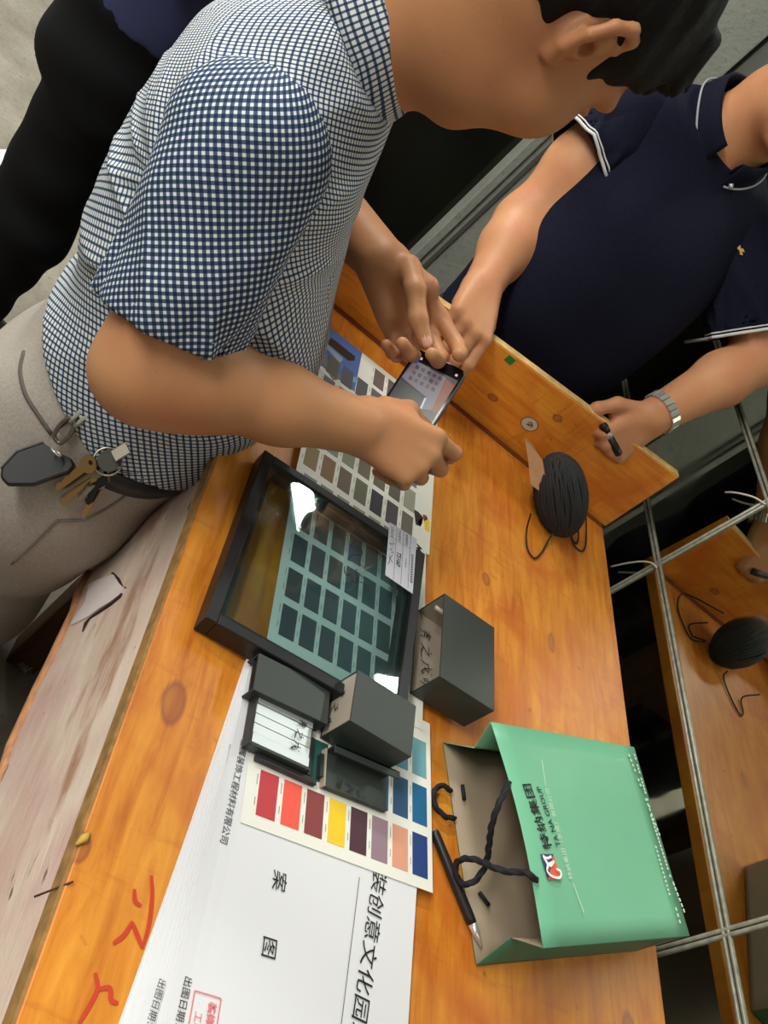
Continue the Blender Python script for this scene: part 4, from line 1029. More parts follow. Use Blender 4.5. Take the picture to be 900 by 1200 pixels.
def hair(name, C, f, l, u, m, parent, lo, hi, h=.0032, fringe=26, seed=1, sc=1., nape=(.072, 0.)):
    rg = np.random.default_rng(seed); ax = (f, l, u); L = lambda a, b, c: C + sc * (f * a + l * b + u * c)
    s = Sdf(); s.ell(L(-.010, 0, .042), np.array((.108, .087, .098)) * sc, ax)
    s.ell(L(-.050, 0, -.015), np.array((.062, .073, .070)) * sc, ax, .02)
    face = Sdf(); face.ell(L(.106, 0, -.012), np.array((.074, .13, .082)) * sc, ax); face.ell(L(.075, 0, -.10), np.array((.10, .13, .09)) * sc, ax, .02)
    s.sub(face, .008)
    for b in (-1, 1):
        e = Sdf().ell(L(.004, .092 * b, -.020), np.array((.034, .035, .042)) * sc, ax); s.sub(e, .006)
    s.plane(L(0, 0, -nape[0]), -u - f * nape[1], .012)
    for _ in range(fringe):
        b = rg.uniform(-.06, .06); a0 = .082 - abs(b) * .45; c0 = .078 + rg.uniform(-.004, .022)
        p0 = L(a0 - .018, b, c0 + .012); p1 = L(a0 + .016 + rg.uniform(0, .012), b + rg.uniform(-.01, .01), c0 - .004 + rg.uniform(-.008, .012)); s.cone(p0, p1, .010, .003, .006)
    def strands(p):
        q = p - C; a = q @ f; b = q @ l; c = q @ u
        return .0010 * np.sin(150 * b + 60 * a + 3 * np.sin(40 * c + 20 * a)) + .0012 * np.sin(310 * b - 90 * c + 2 * np.sin(70 * a)) + .0012 * np.sin(120 * a + 190 * c + 2 * np.sin(55 * b))
    s.disp(strands)
    vs, fs = s.mesh(lo, hi, h); return np_mesh(name, vs, fs, m, parent)

# ---- man in the checked shirt ------------------------------------------------------------
T1 = [(.80, .125, .875, .118, .160), (.845, .134, .875, .136, .174), (.91, .136, .872, .143, .174), (.97, .140, .870, .143, .168), (1.04, .128, .868, .148, .168), (1.08, .112, .868, .143, .168),
      (1.12, .096, .868, .130, .168), (1.18, .077, .868, .118, .170), (1.23, .068, .868, .106, .166), (1.27, .066, .868, .092, .142), (1.305, .070, .866, .074, .100), (1.345, .082, .864, .060, .064)]
shR, shL = V(.058, .742, 1.236), V(.058, 1.0, 1.24)
elR, wrR = P(166, 434, .850), P(420, 500, .925)
wrL = P(448, 307, 1.073); elL = P(345, 200, 1.30)
b1 = Sdf(); b1.loft(T1, .02, off=-.013)
b1.cone(V(.074, .866, 1.29), V(.128, .850, 1.41), .058, .056, .03)
yaw, pit = R(23), R(40)
hu0 = V(math.cos(yaw), math.sin(yaw), 0); hl = V(-math.sin(yaw), math.cos(yaw), 0)
hf = hu0 * math.cos(pit) - Zd * math.sin(pit); hu = hu0 * math.sin(pit) + Zd * math.cos(pit)
HC1 = V(.177, .832, 1.478)
head(b1, HC1, hf, hl, hu)
b1.cone(V(.10, .858, 1.36), HC1 - hf * .02 - hu * .03, .056, .060, .03)
b1.chain([shR, (shR + elR) / 2, elR], [.056, .050, .043], .02)
b1.chain([elR, P(240, 448, .862), P(330, 474, .888), wrR], [.043, .044, .037, .029], .02)
b1.ell((elR + wrR) / 2 * .2 + elR * .8, (.042, .042, .042), None, .03)
b1.chain([shL, elL, elL * .65 + wrL * .35, wrL], [.056, .043, .042, .029], .02)
dR = img(.86, -.48, .16); nR = img(-.1, .22, -.9)
tipsR, thR = hand(b1, P(419, 491, .930), dR, nR, False, [(40, 44, 24), (58, 56, 28), (70, 58, 30), (76, 55, 30)], [(.022, .030, -.012), (.050, .046, -.030), (.078, .040, -.044), (.098, .028, -.052)], .93)
dL = img(.50, -.86, .10); nL = img(.15, .25, .95)
tipsL, thL = hand(b1, P(449, 309, 1.075), dL, nL, True, [(30, 38, 22), (42, 46, 26), (52, 52, 26), (50, 50, 26)], [(.020, .026, -.016), (.048, .022, -.040), (.078, .010, -.052), (.104, .006, -.056)], 1.0, splay=(.10, .03, -.10, -.20))
vs, fs = b1.mesh((-.12, .58, .82), (.56, 1.24, 1.66), .0026)
man1 = np_mesh('person', vs, fs, SKIN1)
tag(man1, 'person in a checked short-sleeved shirt and grey trousers bending over the bench, holding a phone', 'person')
hair('hair', HC1, hf, hl, hu, HAIR, man1, HC1 - .16, HC1 + .17, .003, 34, nape=(.052, .22))
fold1 = ripple(.0060, [((22, 9, 34), .3, 1.2, (9, 5, 6)), ((-14, 16, 46), 1.9, 1.6, (6, 12, 4)), ((38, -12, 20), 4.1, 1.3, (5, 8, 12)), ((9, 30, -28), 2.2, 1.4, (11, 3, 7))])
s1 = Sdf(); s1.loft(T1, .02)
s1.cone(V(.064, .80, 1.288), V(.058, .765, 1.252), .044, .048, .05); s1.cone(V(.064, .93, 1.288), V(.058, .975, 1.252), .044, .048, .05)
s1.disp(fold1); s1.disp(armpit_folds(V(.085, .73, 1.13))); s1.disp(armpit_folds(V(.02, .74, 1.17), .005))
# blouse over the belt
s1.plane(V(.13, .87, .866), V(0, 0, -1)); s1.plane(V(.13, .87, .868), V(-.42, 0, -1)); 
nk = nrm(V(.42, -.03, .9)); s1.plane(V(.080, .864, 1.336), nk, .004)
vs, fs = s1.mesh((-.12, .64, .82), (.36, 1.10, 1.40), .004)
shirt1 = np_mesh('shirt', vs, fs, SHIRT1, man1, turn_uv(torso_uv(vs, T1), 33))
def sleeve(name, a, b, r1, r2, m, parent, back, fold, inner=.006, h=.0035, squash=None, cut_back=.0):
    s = Sdf(); ax = nrm(b - a); s.cone(a, b + ax * .03, r1, r2, .01); s.disp(fold); s.disp(cuff_folds(a, b)); s.plane(b, ax)
    s.sub(Sdf().cone(b - ax * .05, b + ax * .06, r2 - inner - .004, r2 - inner))
    global SLEEVE; SLEEVE = s
    lo = np.minimum(a, b) - max(r1, r2) - .02; hi = np.maximum(a, b) + max(r1, r2) + .02
    vs, fs = s.mesh(lo, hi, h)
    return np_mesh(name, vs, fs, m, parent, turn_uv(sleeve_uv(vs, a, b, (r1 + r2) / 2, back), 27))
foldS = ripple(.0045, [((60, 14, 8), .9, 1.6, (8, 6, 22)), ((-44, 34, 14), 2.5, 1.5, (5, 9, 18)), ((14, 40, -30), .2, 1.4, (12, 4, 16))])
cufR = V(.093, .682, 1.080)
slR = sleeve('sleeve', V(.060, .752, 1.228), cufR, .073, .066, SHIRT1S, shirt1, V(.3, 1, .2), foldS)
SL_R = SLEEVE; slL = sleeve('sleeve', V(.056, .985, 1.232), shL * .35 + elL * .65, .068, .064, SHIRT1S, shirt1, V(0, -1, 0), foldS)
# stitched line above the cuff and the armhole seam
def ring_pts(c, ax, r, n=40, e0=V(0, 0, 1)):
    u = nrm(e0 - ax * (e0 @ ax)); w = np.cross(ax, u); return [c + (u * math.cos(t) + w * math.sin(t)) * r for t in np.linspace(0, 2 * math.pi, n + 1)[:-1]]
def ring_on(s, c, ax, r, off, n=56):
    out = []
    for q in ring_pts(c, ax, 1., n):
        dr = q - c; rr = np.linspace(r + .03, r - .03, 61); d = s.eval(c + rr[:, None] * dr)
        k = int(np.argmax(d < 0)); out.append(c + dr * (rr[k] + off))
    return out
axr = nrm(cufR - V(.060, .752, 1.228)); tube('hem_stitch', ring_on(SL_R, cufR - axr * .017, axr, .066, -.0002), .0006, mat('stitch_thread', srgb(190, 196, 200), .8), slR, n=5, closed=True)
# collar: stand and falling leaf
def collar(name, C, n, fwd, r, hgt, m, parent, gap=24, uvs=True, drop=.030, flare=.016, point=.028):
    side = np.cross(n, fwd); vs = []; fs = []; uv = []; N = 56
    prof = [(-.010, 0), (.3, .002), (.75, .002), (1., .003), (.98, .007), (.6, .011), (.15, .0145), (-.18, .017)]
    for i in range(N + 1):
        t = R(gap) + (2 * math.pi - 2 * R(gap)) * i / N
        fr = max(0, math.cos(t)); 
        for j, (z, o) in enumerate(prof):
            zz = hgt * z - (point * fr ** 2 if j >= 6 else (0.012 * fr ** 2)) - (drop * .35 * fr)
            rr = r + o * (flare / .016)
            vs.append(C + fwd * math.cos(t) * rr * 1.02 + side * math.sin(t) * rr + n * zz); uv.append((t * .095, (j * .0135)))
    M_ = len(prof)
    for i in range(N):
        for j in range(M_ - 1): fs.append((i * M_ + j, (i + 1) * M_ + j, (i + 1) * M_ + j + 1, i * M_ + j + 1))
    o = np_mesh(name, np.array(vs), np.array(fs), m, parent, np.array(uv))
    md = o.modifiers.new('thickness', 'SOLIDIFY'); md.thickness = .0016; md.offset = 0
    return o
cf = nrm(V(1, .02, 0) - nk * (V(1, .02, 0) @ nk))
collar('collar', V(.084, .864, 1.338), nk, cf, .0640, .036, SHIRT1, shirt1)
# trousers
TRM, g = newmat('grey_trouser_cloth', .85, spec=.2); o = g.obj()
g.put(g.b.inputs['Base Color'], g.ramp(g.noise(g.map(o, (1, 1, 1)), 420, 2), (.3, srgb(148, 140, 130)), (.7, srgb(166, 158, 148))))
bp = g.n('Bump'); bp.inputs['Strength'].default_value = .25; bp.inputs['Distance'].default_value = .004; g.put(bp.inputs['Height'], g.noise(g.map(o, (1, 1, .5)), 28, 4, .6, 1.)); g.put(g.b.inputs['Normal'], bp.outputs[0])
H1 = [(.60, .105, .875, .128, .168), (.68, .108, .875, .134, .172), (.76, .118, .875, .132, .172), (.82, .125, .875, .124, .168), (.876, .130, .874, .121, .164), (.95, .126, .874, .108, .150)]
def trousers(name, H, legs, m, parent, lo, hi, top, fold, h=.006, off=.006):
    s = Sdf(); s.loft(H, .03, off=off)
    for (hip, knee, ank, r) in legs: s.chain([hip, knee, ank], r, .05)
    s.disp(fold); s.plane(V(0, 0, top), V(0, 0, 1)); 
    for (hip, knee, ank, r) in legs: s.plane(V(0, 0, ank[2]), V(0, 0, -1))
    global TROUSERS; TROUSERS = s
    vs, fs = s.mesh(lo, hi, h); return np_mesh(name, vs, fs, m, parent)
fold2 = ripple(.006, [((20, 12, 18), .9, 1.4, (5, 8, 12)), ((-12, 22, 30), 2.5, 1.3, (5, 9, 8)), ((14, 10, -34), .2, 1.5, (12, 4, 6))])
tr1 = trousers('trousers', H1, [(V(.112, .80, .74), V(.125, .80, .46), V(.075, .81, .055), (.108, .092, .085)), (V(.112, .955, .74), V(.15, .97, .46), V(.10, .98, .055), (.108, .092, .085))], TRM, man1, (-.12, .62, .03), (.34, 1.14, .97), .945, fold2)
TR1 = TROUSERS
loft_ring('belt', [(z, cx, cy, rx, ry) for z, cx, cy, rx, ry in H1], .846, .872, .0125, mat('black_leather', srgb(24, 22, 20), .45), man1, th=.004, a0=-88, a1=95)
def surf1(x, y, off=.0):
    """where the line of sight through a photo pixel meets the trousers"""
    return trace(TR1, x, y, off)
SEAM = mat('trouser_seam', srgb(112, 106, 98), .85)
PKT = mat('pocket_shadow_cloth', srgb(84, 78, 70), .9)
tube('pocket_edge', [surf1(*p, .0006) for p in catmull(((177, 527), (174, 548), (160, 568), (140, 586), (118, 600), (96, 609), (70, 610)), 4)], .0019, SEAM, tr1, n=6)
tube('pocket_edge', [surf1(*p, .001) for p in ((139, 551), (150, 553), (162, 553), (172, 548))], .0020, PKT, tr1, n=6)
tube('side_seam', [surf1(*p, .0004) for p in catmull(((68, 609), (52, 625), (34, 643), (14, 661)), 4)], .0014, SEAM, tr1, n=6)
tube('back_pocket_welt', [surf1(*p, .0006) for p in catmull(((28, 412), (24, 435), (30, 462), (44, 485), (60, 508)), 4)], .0024, PKT, tr1, n=6)
tube('waistband_seam', [surf1(*p, .001) for p in ((62, 402), (68, 440), (74, 456))], .002, PKT, tr1, n=6)
SHOE = mat('black_shoe_leather', srgb(26, 25, 24), .4)
def shoe(parent, c, d, m=SHOE):
    d = nrm(d); s = Sdf(); s.chain([c - d * .06 + V(0, 0, .045), c + d * .07 + V(0, 0, .034), c + d * .16 + V(0, 0, .028)], [.044, .038, .028], .03); s.plane(V(0, 0, .004), V(0, 0, -1))
    vs, fs = s.mesh(c - .26, c + .26, .007); return np_mesh('shoe', vs, fs, m, parent)
shoe(man1, V(.07, .81, 0), V(1, -.12, 0)); shoe(man1, V(.10, .98, 0), V(1, .15, 0))
NAIL = mat('fingernail', srgb(214, 160, 136), .3)
def nail(parent, tip, dr, up_, w=.0062, ln=.0075):
    dr = nrm(dr); up_ = nrm(up_ - dr * (up_ @ dr)); sd = np.cross(dr, up_); vs = []; fs = []
    for i in range(5):
        for j in range(5):
            a = (i - 2) / 2; b = (j - 2) / 2; ww = w * (1 - .18 * max(0, a) ** 2 * 1.2)
            vs.append(tip + dr * ln * a * (1 - .15 * b * b) + sd * ww * b - up_ * (.0028 * b * b + .0012 * max(0, a) ** 2))
    for i in range(4):
        for j in range(4): fs.append((i * 5 + j, (i + 1) * 5 + j, (i + 1) * 5 + j + 1, i * 5 + j + 1))
    o = pydata('fingernail', vs, fs, NAIL, parent, True); o.modifiers.new('thickness', 'SOLIDIFY').thickness = .0006; return o
nail(man1, thL[3] - nL * .0086 * -1 * 0 - FWD * .0082 + nrm(thL[3] - thL[2]) * .001, thL[3] - thL[2], -FWD)

# ---- the phone in his hands
pA_, pB_ = P(489, 407, 1.028), P(547, 435, 1.010)
pX = nrm(pB_ - pA_); pY = P(523, 491, .985) - P(546, 435, 1.010); pY = nrm(pY - pX * (pY @ pX)); pN = np.cross(pX, pY); 
if pN @ FWD > 0: pN = -pN
pw = np.linalg.norm(pB_ - pA_) + .001; ph = .128
phone = thing('smartphone', pA_, 'black smartphone with its camera view of the chart lit up, held by two hands', 'phone')
Mp = frame_mat(pA_, pX, pY, pN)
def rrect(w, h, r, n=5, x0=0, y0=0):
    out = []
    for cx, cy, a0 in ((w - r, h - r, 0), (r, h - r, 90), (r, r, 180), (w - r, r, 270)):
        for k in range(n + 1): t = R(a0 + 90 * k / n); out.append((x0 + cx + r * math.cos(t), y0 + cy + r * math.sin(t)))
    return out
prism('phone_body', rrect(pw, ph, .008), -.0075, -.0006, mat('phone_case', srgb(92, 92, 98), .35, .4), phone, Mp, bevel=.0008)
prism('front_glass', rrect(pw - .0024, ph - .0024, .007, x0=.0012, y0=.0012), -.0006, .0002, mat('phone_glass', srgb(12, 12, 14), .12), phone, Mp)
def scr(name, pts, c, lift=.0004, st=.55):
    m = mat(name + '_%d%d%d' % tuple(int(v * 999) for v in c[:3]), (.02, .02, .02, 1), .3, emit=(c, st)); return prism(name, pts, .0002, lift, m, phone, Mp)
scr('screen', [(.0035, .015), (pw - .0035, .015), (pw - .0035, .113), (.0035, .113)], srgb(70, 66, 66), .0004)
scr('screen_bench', [(pw - .016, .019), (pw - .0036, .022), (pw - .0036, .06), (pw - .012, .06)], srgb(168, 78, 26), .0005)
scr('screen_chart', [(.006, .0155), (pw - .017, .018), (pw - .011, .060), (pw - .022, .064), (pw - .026, .052), (.004, .040)], srgb(150, 136, 146), .0006)
scr('screen_frame', [(.004, .042), (pw - .024, .050), (pw - .020, .078), (.004, .080)], srgb(52, 56, 54), .0007)
scr('screen_frame_edge', [(.004, .041), (pw - .024, .049), (pw - .024, .0512), (.004, .0435)], srgb(24, 24, 24), .0009)
scr('screen_label', [(pw - .0255, .050), (pw - .0235, .050), (pw - .0215, .064), (pw - .0235, .064)], srgb(190, 214, 236), .0009, .9)
scr('screen_picture', [(.0045, .010), (.011, .010), (.0105, .019), (.005, .0185)], srgb(50, 80, 200), .0009, .9)
for i in range(3):
    for j in range(5): scr('screen_swatch', [(.011 + .0073 * j, .0195 + .0075 * i), (.0155 + .0073 * j, .0198 + .0075 * i), (.0158 + .0073 * j, .0245 + .0075 * i), (.0113 + .0073 * j, .0242 + .0075 * i)], srgb(*((96, 84, 92), (122, 92, 92), (88, 82, 88), (108, 98, 104))[(i + j) % 4]), .0008)
for x, y in ((.010, .009), (pw * .5, .0085), (pw - .010, .0085)): scr('screen_icon', rrect(.003, .003, .001, 3, x, y), srgb(220, 220, 220), .0006, .8)
adopt(phone)

# ---- keys on his belt
clipm = mat('clip_grey', srgb(108, 100, 90), .35, .6)
fo_ = surf1(42, 545, .014)
fob = thing('car_key_fob', fo_, 'black car key fob hanging from a metal clip on the belt', 'car key')
ax = nrm(P(8, 556, 1.0) - P(76, 530, 1.0)); nq = nrm(-FWD + ax * (FWD @ ax)); sd = np.cross(nq, ax); Mk = frame_mat(fo_, ax, sd, nq)
prism('fob_shell', [(-.036, -.014), (-.030, -.019), (.012, -.020), (.032, -.010), (.037, .000), (.034, .010), (.010, .020), (-.028, .021), (-.036, .016)], -.006, .006, BLACKP, fob, Mk, bevel=.0026)
prism('fob_groove', [(-.030, -.0195), (.012, -.0205), (.033, -.010), (.0325, -.0085), (.012, -.019), (-.030, -.018)], -.002, .0066, mat('fob_grey', srgb(48, 48, 46), .5), fob, Mk)
tube('fob_ring', ring_pts(surf1(66, 530, .012), nrm(RIGHT + UP), .006, 20), .0012, CHROME, fob, n=7, closed=True)
tube('carabiner', catmull([surf1(*p, .012) for p in ((66, 516), (64, 508), (74, 494), (84, 490), (87, 499), (80, 512), (72, 519))], 5, True), .0024, clipm, fob, n=8, closed=True)
prism('clip_plate', [(-.004, -.006), (.018, -.006), (.018, .006), (-.004, .006)], -.0012, .0012, clipm, fob, frame_mat(surf1(76, 506, .011), img(.6, .9), img(.9, -.6), nrm(-FWD)), bevel=.0005)
tube('belt_clip', [surf1(*p, .013) for p in ((82, 495), (92, 484), (104, 476))], .0024, CHROME, fob, n=8); tube('belt_clip', [surf1(*p, .013) for p in ((88, 500), (98, 490), (110, 484))], .0024, CHROME, fob, n=8)
adopt(fob)
kc = surf1(118, 545, .016)
keys = thing('key_ring', kc, 'bunch of brass and steel keys on a ring hanging from the belt', 'keys')
prism('belt_hook', [(-.009, -.006), (.009, -.006), (.010, .006), (-.008, .006)], -.0015, .0015, STEEL, keys, frame_mat(surf1(141, 530, .022), img(.8, .5), img(-.5, .8), nrm(-FWD)), bevel=.0005)
tube('split_ring', ring_pts(surf1(126, 541, .018), nrm(-FWD + .3 * RIGHT), .0145, 30), .0011, STEEL, keys, n=7, closed=True)
def key(hx, hy, tx, ty, m, off, head_r=.0105, label=None):
    a_, b_ = surf1(hx, hy, off), surf1(tx, ty, off - .004); d = nrm(b_ - a_); n = nrm(-FWD + d * (FWD @ d)); s_ = np.cross(n, d); M = frame_mat(a_, d, s_, n); L_ = np.linalg.norm(b_ - a_)
    out = [(head_r * math.cos(t), head_r * .92 * math.sin(t)) for t in np.linspace(R(25), R(335), 18)]
    w = .0042; out += [(L_ * .45, -w), (L_ * .55, -w * .6), (L_ * .65, -w), (L_ * .78, -w * .5), (L_ * .9, -w * .9), (L_, -w * .2), (L_, w * .6), (L_ * .9, w)]
    k = prism('key', out, -.0011, .0011, m, keys, M, bevel=.0003)
    disc('key_hole', a_ + d * -.004 + n * .0012, .0026, d, s_, n, .0003, BLACKP, k, n=12)
key(104, 544, 66, 572, BRASS, .024); key(112, 550, 62, 580, STEEL, .019); key(108, 556, 72, 590, BRASS, .016, .009); key(120, 556, 92, 584, STEEL, .018, .009)
key(124, 560, 96, 606, BRASS, .015, .006); key(116, 560, 102, 590, BLACKP, .021, .011)
disc('leather_tag', surf1(128, 540, .020), .0115, RIGHT, UP, nrm(-FWD), .002, mat('tag_dark', srgb(58, 55, 52), .5), keys)
tube('wire_loop', [surf1(*p, .02) for p in ((116, 556), (118, 562), (110, 570), (100, 570))], .0012, STEEL, keys, n=6); tube('wire_loop', [surf1(*p, .018) for p in ((122, 562), (122, 570), (112, 574))], .0012, STEEL, keys, n=6)
adopt(keys)

# ---- man in the navy polo, leaning on the upright board -----------------------------------
NAVY, g = newmat('navy_polo_cloth', .85, spec=.15); o = g.obj()
g.put(g.b.inputs['Base Color'], g.ramp(g.noise(o, 300, 2), (.3, srgb(14, 16, 30)), (.7, srgb(20, 23, 40))))
PIPE = mat('white_piping', srgb(206, 206, 204), .8)
T2 = [(.96, .648, 1.36, .150, .128), (1.02, .650, 1.355, .156, .135), (1.10, .650, 1.355, .160, .138), (1.20, .650, 1.375, .166, .135), (1.30, .654, 1.42, .174, .128), (1.37, .652, 1.468, .165, .108), (1.425, .650, 1.475, .115, .082), (1.47, .650, 1.475, .070, .066)]
s2R, s2L = V(.515, 1.455, 1.375), V(.800, 1.455, 1.375)
cuR, cuL = py(675, 180, 1.40), py(872, 393, 1.355)
e2R, w2R = py(610, 262, 1.360), py(563, 340, 1.215)
e2L, w2L = py(893, 418, 1.335), py(764, 489, 1.200)
b2 = Sdf(); b2.loft(T2, .02, off=-.016)
f2 = nrm(V(-.06, -1, -.28)); l2_ = nrm(np.cross(V(0, 0, 1), f2)); u2_ = np.cross(f2, l2_); HC2 = V(.672, 1.395, 1.622)
b2.cone(V(.65, 1.472, 1.42), V(.664, 1.432, 1.54), .060, .058, .03); b2.cone(V(.66, 1.44, 1.53), HC2 - u2_ * .02, .058, .06, .03)
head(b2, HC2, f2, l2_, u2_)
b2.chain([s2R, (s2R + e2R) / 2, e2R], [.054, .046, .038], .03); b2.chain([e2R, e2R * .62 + w2R * .38, w2R], [.038, .0375, .029], .03)
b2.chain([s2L, (s2L + e2L) / 2, e2L], [.056, .050, .043], .02); b2.chain([e2L, e2L * .62 + w2L * .38, w2L], [.043, .044, .030], .02)
d2R = V(.02, -1, -.30); n2R = V(0, -.30, 1)
tips2R, th2R = hand(b2, w2R + V(0, 0, .006), d2R, n2R, False, [(34, 34, 18), (38, 36, 18), (42, 36, 18), (46, 36, 18)], [(.022, .026, -.012), (.046, .040, -.026), (.070, .036, -.040), (.092, .026, -.050)], 1.0)
d2L = img(-.80, -.52, -.1); n2L = img(.25, -.45, -.85)
tips2L, th2L = hand(b2, w2L, d2L, n2L, True, [(66, 78, 40), (76, 82, 44), (82, 84, 44), (84, 82, 44)], [(.020, .028, -.004), (.046, .054, -.006), (.078, .064, -.012), (.104, .058, -.022)], 1.0)
vs, fs = b2.mesh((.34, 1.05, .98), (1.06, 1.60, 1.80), .0028)
man2 = np_mesh('person', vs, fs, SKIN2); tag(man2, 'person in a navy polo shirt with white piping leaning both hands on the upright board', 'person')
hair('hair', HC2, f2, l2_, u2_, HAIR, man2, HC2 - .16, HC2 + .17, .004, 20, 3)
fold3 = ripple(.006, [((16, 12, 26), .5, 1.5, (6, 8, 5)), ((-22, 14, 18), 2.9, 1.4, (4, 9, 8)), ((28, 8, -16), 4.4, 1.4, (8, 4, 11))])
p2 = Sdf(); p2.loft(T2, .02)
p2.cone(V(.60, 1.470, 1.410), s2R + V(.02, 0, .012), .050, .052, .05); p2.cone(V(.70, 1.470, 1.410), s2L + V(-.02, 0, .012), .050, .052, .05); p2.disp(fold3)
nk2 = nrm(V(0, -.35, .94)); p2.plane(V(.65, 1.46, 1.452), nk2, .004); p2.plane(V(0, 0, .972), V(0, 0, -1))
vs, fs = p2.mesh((.40, 1.17, .94), (.93, 1.66, 1.50), .006)
polo = np_mesh('polo_shirt', vs, fs, NAVY, man2)
for (a, b, r1, r2, bk) in ((s2R + V(.012, 0, -.004), cuR, .068, .064, V(1, .3, 0)), (s2L + V(-.012, 0, -.004), cuL, .068, .064, V(-1, .3, 0))):
    sl = sleeve('sleeve', a, b, r1, r2, NAVY, polo, bk, ripple(.004, [((30, 20, 18), .9, 1.0, (8, 6, 12)), ((-26, 34, 20), 2.5, 1.3, (5, 9, 14))]), h=.0045)
    axs = nrm(b - a); e = np.abs(ripple(.004, [((30, 20, 18), .9, 1.0, (8, 6, 12)), ((-26, 34, 20), 2.5, 1.3, (5, 9, 14))])(np.array(ring_pts(b, axs, r2))))
    tube('cuff_stripe', ring_on(SLEEVE, b - axs * .003, axs, r2, .0008), .0026, PIPE, sl, n=8, closed=True)
    tube('cuff_stripe', ring_on(SLEEVE, b - axs * .0095, axs, r2, .0006), .0013, PIPE, sl, n=8, closed=True)
cf2 = nrm(V(-.02, -1, 0) - nk2 * (V(-.02, -1, 0) @ nk2))
collar('collar', V(.650, 1.458, 1.456), nk2, cf2, .0690, .040, NAVY, polo, gap=16, point=.02)
side2 = np.cross(nk2, cf2)
tube('collar_stripe', [V(.650, 1.458, 1.456) + cf2 * math.cos(t) * .0885 + side2 * math.sin(t) * .087 + nk2 * (.008 - .030 * max(0, math.cos(t)) ** 2) for t in np.linspace(R(20), R(340), 50)], .0018, mat('collar_stripe_grey', srgb(150, 152, 158), .8), polo, n=6)
def on_polo(x, y):
    return trace(p2, x, y, .0045, 1.1)
tube('placket_piping', [on_polo(*p) for p in ((862, 170), (864, 182), (862, 196), (858, 212))], [.004, .0028, .003, .003], PIPE, polo, n=8)
tube('zip_pull', [on_polo(*p) for p in ((857, 215), (856, 221))], .0036, CHROME, polo, n=8)
lg = on_polo(868, 293); LM = frame_mat(lg - ray(868, 293) * .001, img(.45, -.9), img(.9, .45), nrm(-FWD))
prism('chest_emblem', [(-.008, -.002), (-.006, -.0045), (.002, -.003), (.006, -.005), (.009, -.001), (.003, .000), (.006, .0035), (.000, .004), (-.002, .001), (-.008, .002)], .0005, .0016, mat('emblem_gold', srgb(190, 150, 80), .6), polo, LM)
BLK = mat('black_trouser_cloth', srgb(19, 19, 20), .85, spec=.15)
NT2 = mat('dark_navy_trouser_cloth', srgb(26, 27, 36), .85)
H2 = [(.80, .645, 1.375, .142, .118), (.90, .645, 1.37, .148, .120), (.985, .647, 1.362, .150, .124)]
trousers('trousers', H2, [(V(.58, 1.38, .82), V(.58, 1.40, .48), V(.57, 1.42, .05), (.086, .078, .072)), (V(.71, 1.38, .82), V(.72, 1.40, .48), V(.73, 1.42, .05), (.086, .078, .072))], NT2, man2, (.42, 1.18, .03), (.90, 1.60, 1.0), .985, fold2, .008, .0)
shoe(man2, V(.57, 1.42, 0), V(-.1, -1, 0)); shoe(man2, V(.73, 1.42, 0), V(.1, -1, 0))
# watch
wax = nrm(e2L - w2L); wc = w2L + wax * .020
ww = bpy.data.objects.new('wristwatch', None); COL.objects.link(ww); ww.parent = man2; ww['label'] = 'steel bracelet wristwatch'
e0 = nrm(-FWD - wax * (-FWD @ wax)); e1_ = np.cross(wax, e0); NL = 20; rw = .0335
bm0 = box_bm((-.0045, -.0085, -.0018), (.0045, .0085, .0018)); fix_normals(bm0); bmesh.ops.bevel(bm0, geom=bm0.edges[:], offset=.0008, segments=1, affect='EDGES'); lme = bpy.data.meshes.new('bracelet_link'); bm0.to_mesh(lme); bm0.free(); lme.materials.append(CHROME)
for i in range(NL):
    t = 2 * math.pi * i / NL; n = e0 * math.cos(t) + e1_ * math.sin(t); tg = -e0 * math.sin(t) + e1_ * math.cos(t)
    o = bpy.data.objects.new('bracelet_link', lme); COL.objects.link(o); o.parent = ww; o.matrix_world = frame_mat(wc + n * rw, tg, wax, n)
n = e0 * math.cos(R(150)) + e1_ * math.sin(R(150))
disc('watch_case', wc + n * rw, .0165, nrm(np.cross(n, wax)), wax, n, .008, STEEL, ww)
# marker in his fist
D0 = np.linalg.norm(w2L + nrm(d2L) * .075 - CAM); m0, m1 = P(706, 497, D0 - .031), P(724, 530, D0 - .005); d = nrm(m1 - m0)
mk = thing('marker_pen', m0, 'black capped marker pen with a silver band gripped in the watch-wearing hand', 'pen')
tube('cap', [m0, m0 + d * .002, m0 + d * .016], [.0056, .0068, .0070], BLACKP, mk, n=14); tube('silver_band', [m0 + d * .016, m0 + d * .026], .0068, mat('marker_silver', srgb(178, 172, 168), .35, .3), mk, n=14)
tube('barrel', [m0 + d * .026, m0 + d * .060, m0 + d * .062], [.0068, .0066, .005], BLACKP, mk, n=14); adopt(mk)

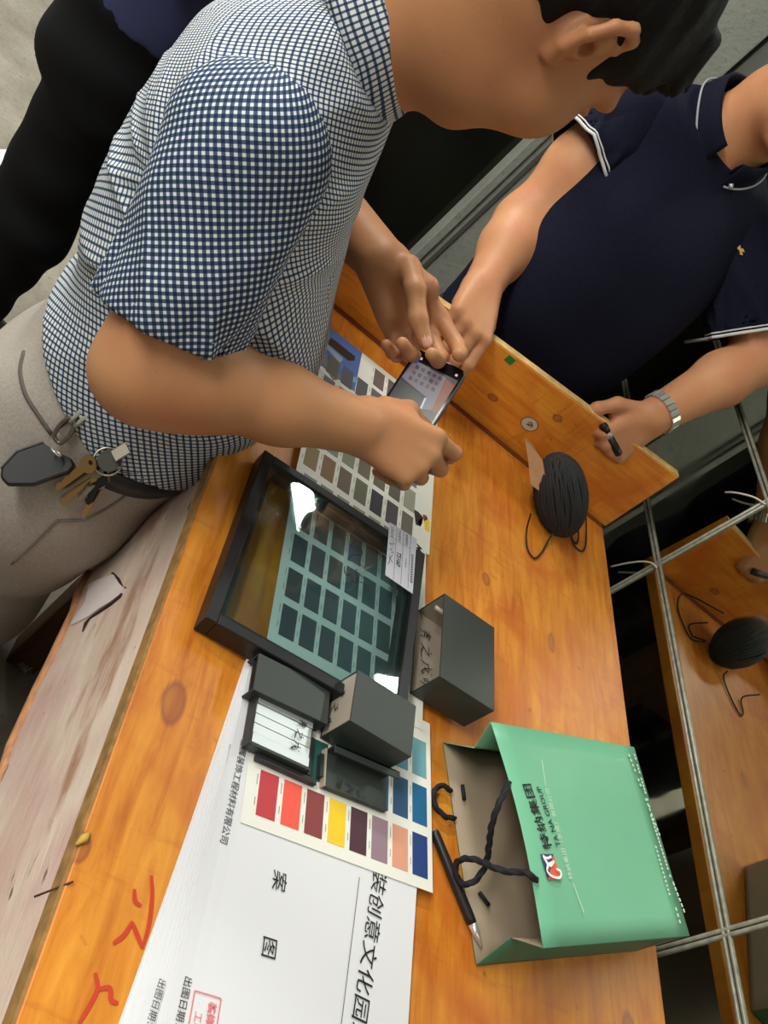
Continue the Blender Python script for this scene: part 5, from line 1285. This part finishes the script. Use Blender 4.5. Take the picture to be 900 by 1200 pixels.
# ---- third person, standing behind at the left ------------------------------------------------
T3 = [(.90, -.125, 1.60, .125, .165), (1.0, -.125, 1.60, .125, .165), (1.2, -.13, 1.60, .125, .175), (1.32, -.13, 1.60, .11, .16), (1.40, -.125, 1.60, .075, .10), (1.44, -.12, 1.60, .055, .06)]
b3 = Sdf(); b3.loft(T3, .02, off=-.012); HC3 = V(-.06, 1.60, 1.60); f3 = nrm(V(1, -.15, -.35)); l3 = nrm(np.cross(Zd, f3)); u3 = np.cross(f3, l3)
b3.cone(V(-.12, 1.60, 1.40), HC3 - u3 * .03 - f3 * .02, .058, .058, .03); head(b3, HC3, f3, l3, u3)
w3 = P(322, -2, 1.66); s3 = V(-.125, 1.455, 1.36); e3_ = V(-.10, 1.42, 1.10)
b3.chain([s3, e3_, w3], [.054, .042, .030], .02); hand(b3, w3, img(.9, -.35, .1), img(-.2, .5, -.8), False, [(40, 50, 30)] * 4, [(.022, .030, -.012), (.046, .044, -.026), (.070, .040, -.040), (.092, .030, -.050)])
b3.chain([V(-.125, 1.745, 1.36), V(-.10, 1.80, 1.10), V(.02, 1.76, 1.12)], [.054, .042, .03], .02); hand(b3, V(.02, 1.76, 1.12), V(1, -.3, 0), V(0, .2, 1), True, [(40, 50, 30)] * 4, [(.022, .030, -.012), (.046, .044, -.026), (.070, .040, -.040), (.092, .030, -.050)])
vs, fs = b3.mesh((-.30, 1.30, .86), (.24, 1.92, 1.80), .005); man3 = np_mesh('person', vs, fs, SKIN1); tag(man3, 'person in black trousers standing behind the man in the checked shirt, partly out of view', 'person')
hair('hair', HC3, f3, l3, u3, HAIR, man3, HC3 - .16, HC3 + .17, .006, 8, 4)
NAVY3 = mat('dark_blue_shirt_cloth', srgb(44, 48, 82), .85)
q3 = Sdf(); q3.loft(T3, .02, off=.004); q3.cone(V(-.125, 1.52, 1.375), s3, .05, .052, .05); q3.cone(V(-.125, 1.68, 1.375), V(-.125, 1.745, 1.36), .05, .052, .05); q3.disp(fold3); q3.plane(V(0, 0, 1.425), V(0, 0, 1)); q3.plane(V(0, 0, .93), V(0, 0, -1))
vs, fs = q3.mesh((-.32, 1.36, .90), (.08, 1.86, 1.46), .008); sh3 = np_mesh('shirt', vs, fs, NAVY3, man3)
sleeve('sleeve', s3, s3 * .3 + e3_ * .7, .066, .060, NAVY3, sh3, V(1, 0, 0), foldS, h=.007); sleeve('sleeve', V(-.125, 1.745, 1.36), V(-.108, 1.785, 1.17), .066, .06, NAVY3, sh3, V(1, 0, 0), foldS, h=.007)
H3 = [(.78, -.125, 1.60, .115, .155), (.86, -.125, 1.60, .12, .16), (.95, -.125, 1.60, .12, .16)]
trousers('trousers', H3, [(V(-.12, 1.525, .82), V(-.105, 1.51, .48), V(-.13, 1.52, .05), (.088, .076, .072)), (V(-.125, 1.68, .82), V(-.11, 1.70, .48), V(-.14, 1.70, .05), (.088, .076, .072))], BLK, man3, (-.34, 1.34, .03), (.10, 1.86, .98), .955, ripple(.005, [((12, 9, 46), .9, 1.6, (5, 8, 12)), ((-12, 14, 60), 2.5, 1.3, (5, 9, 8))]), .008)
shoe(man3, V(-.13, 1.52, 0), V(1, -.1, 0)); shoe(man3, V(-.14, 1.70, 0), V(1, .1, 0))
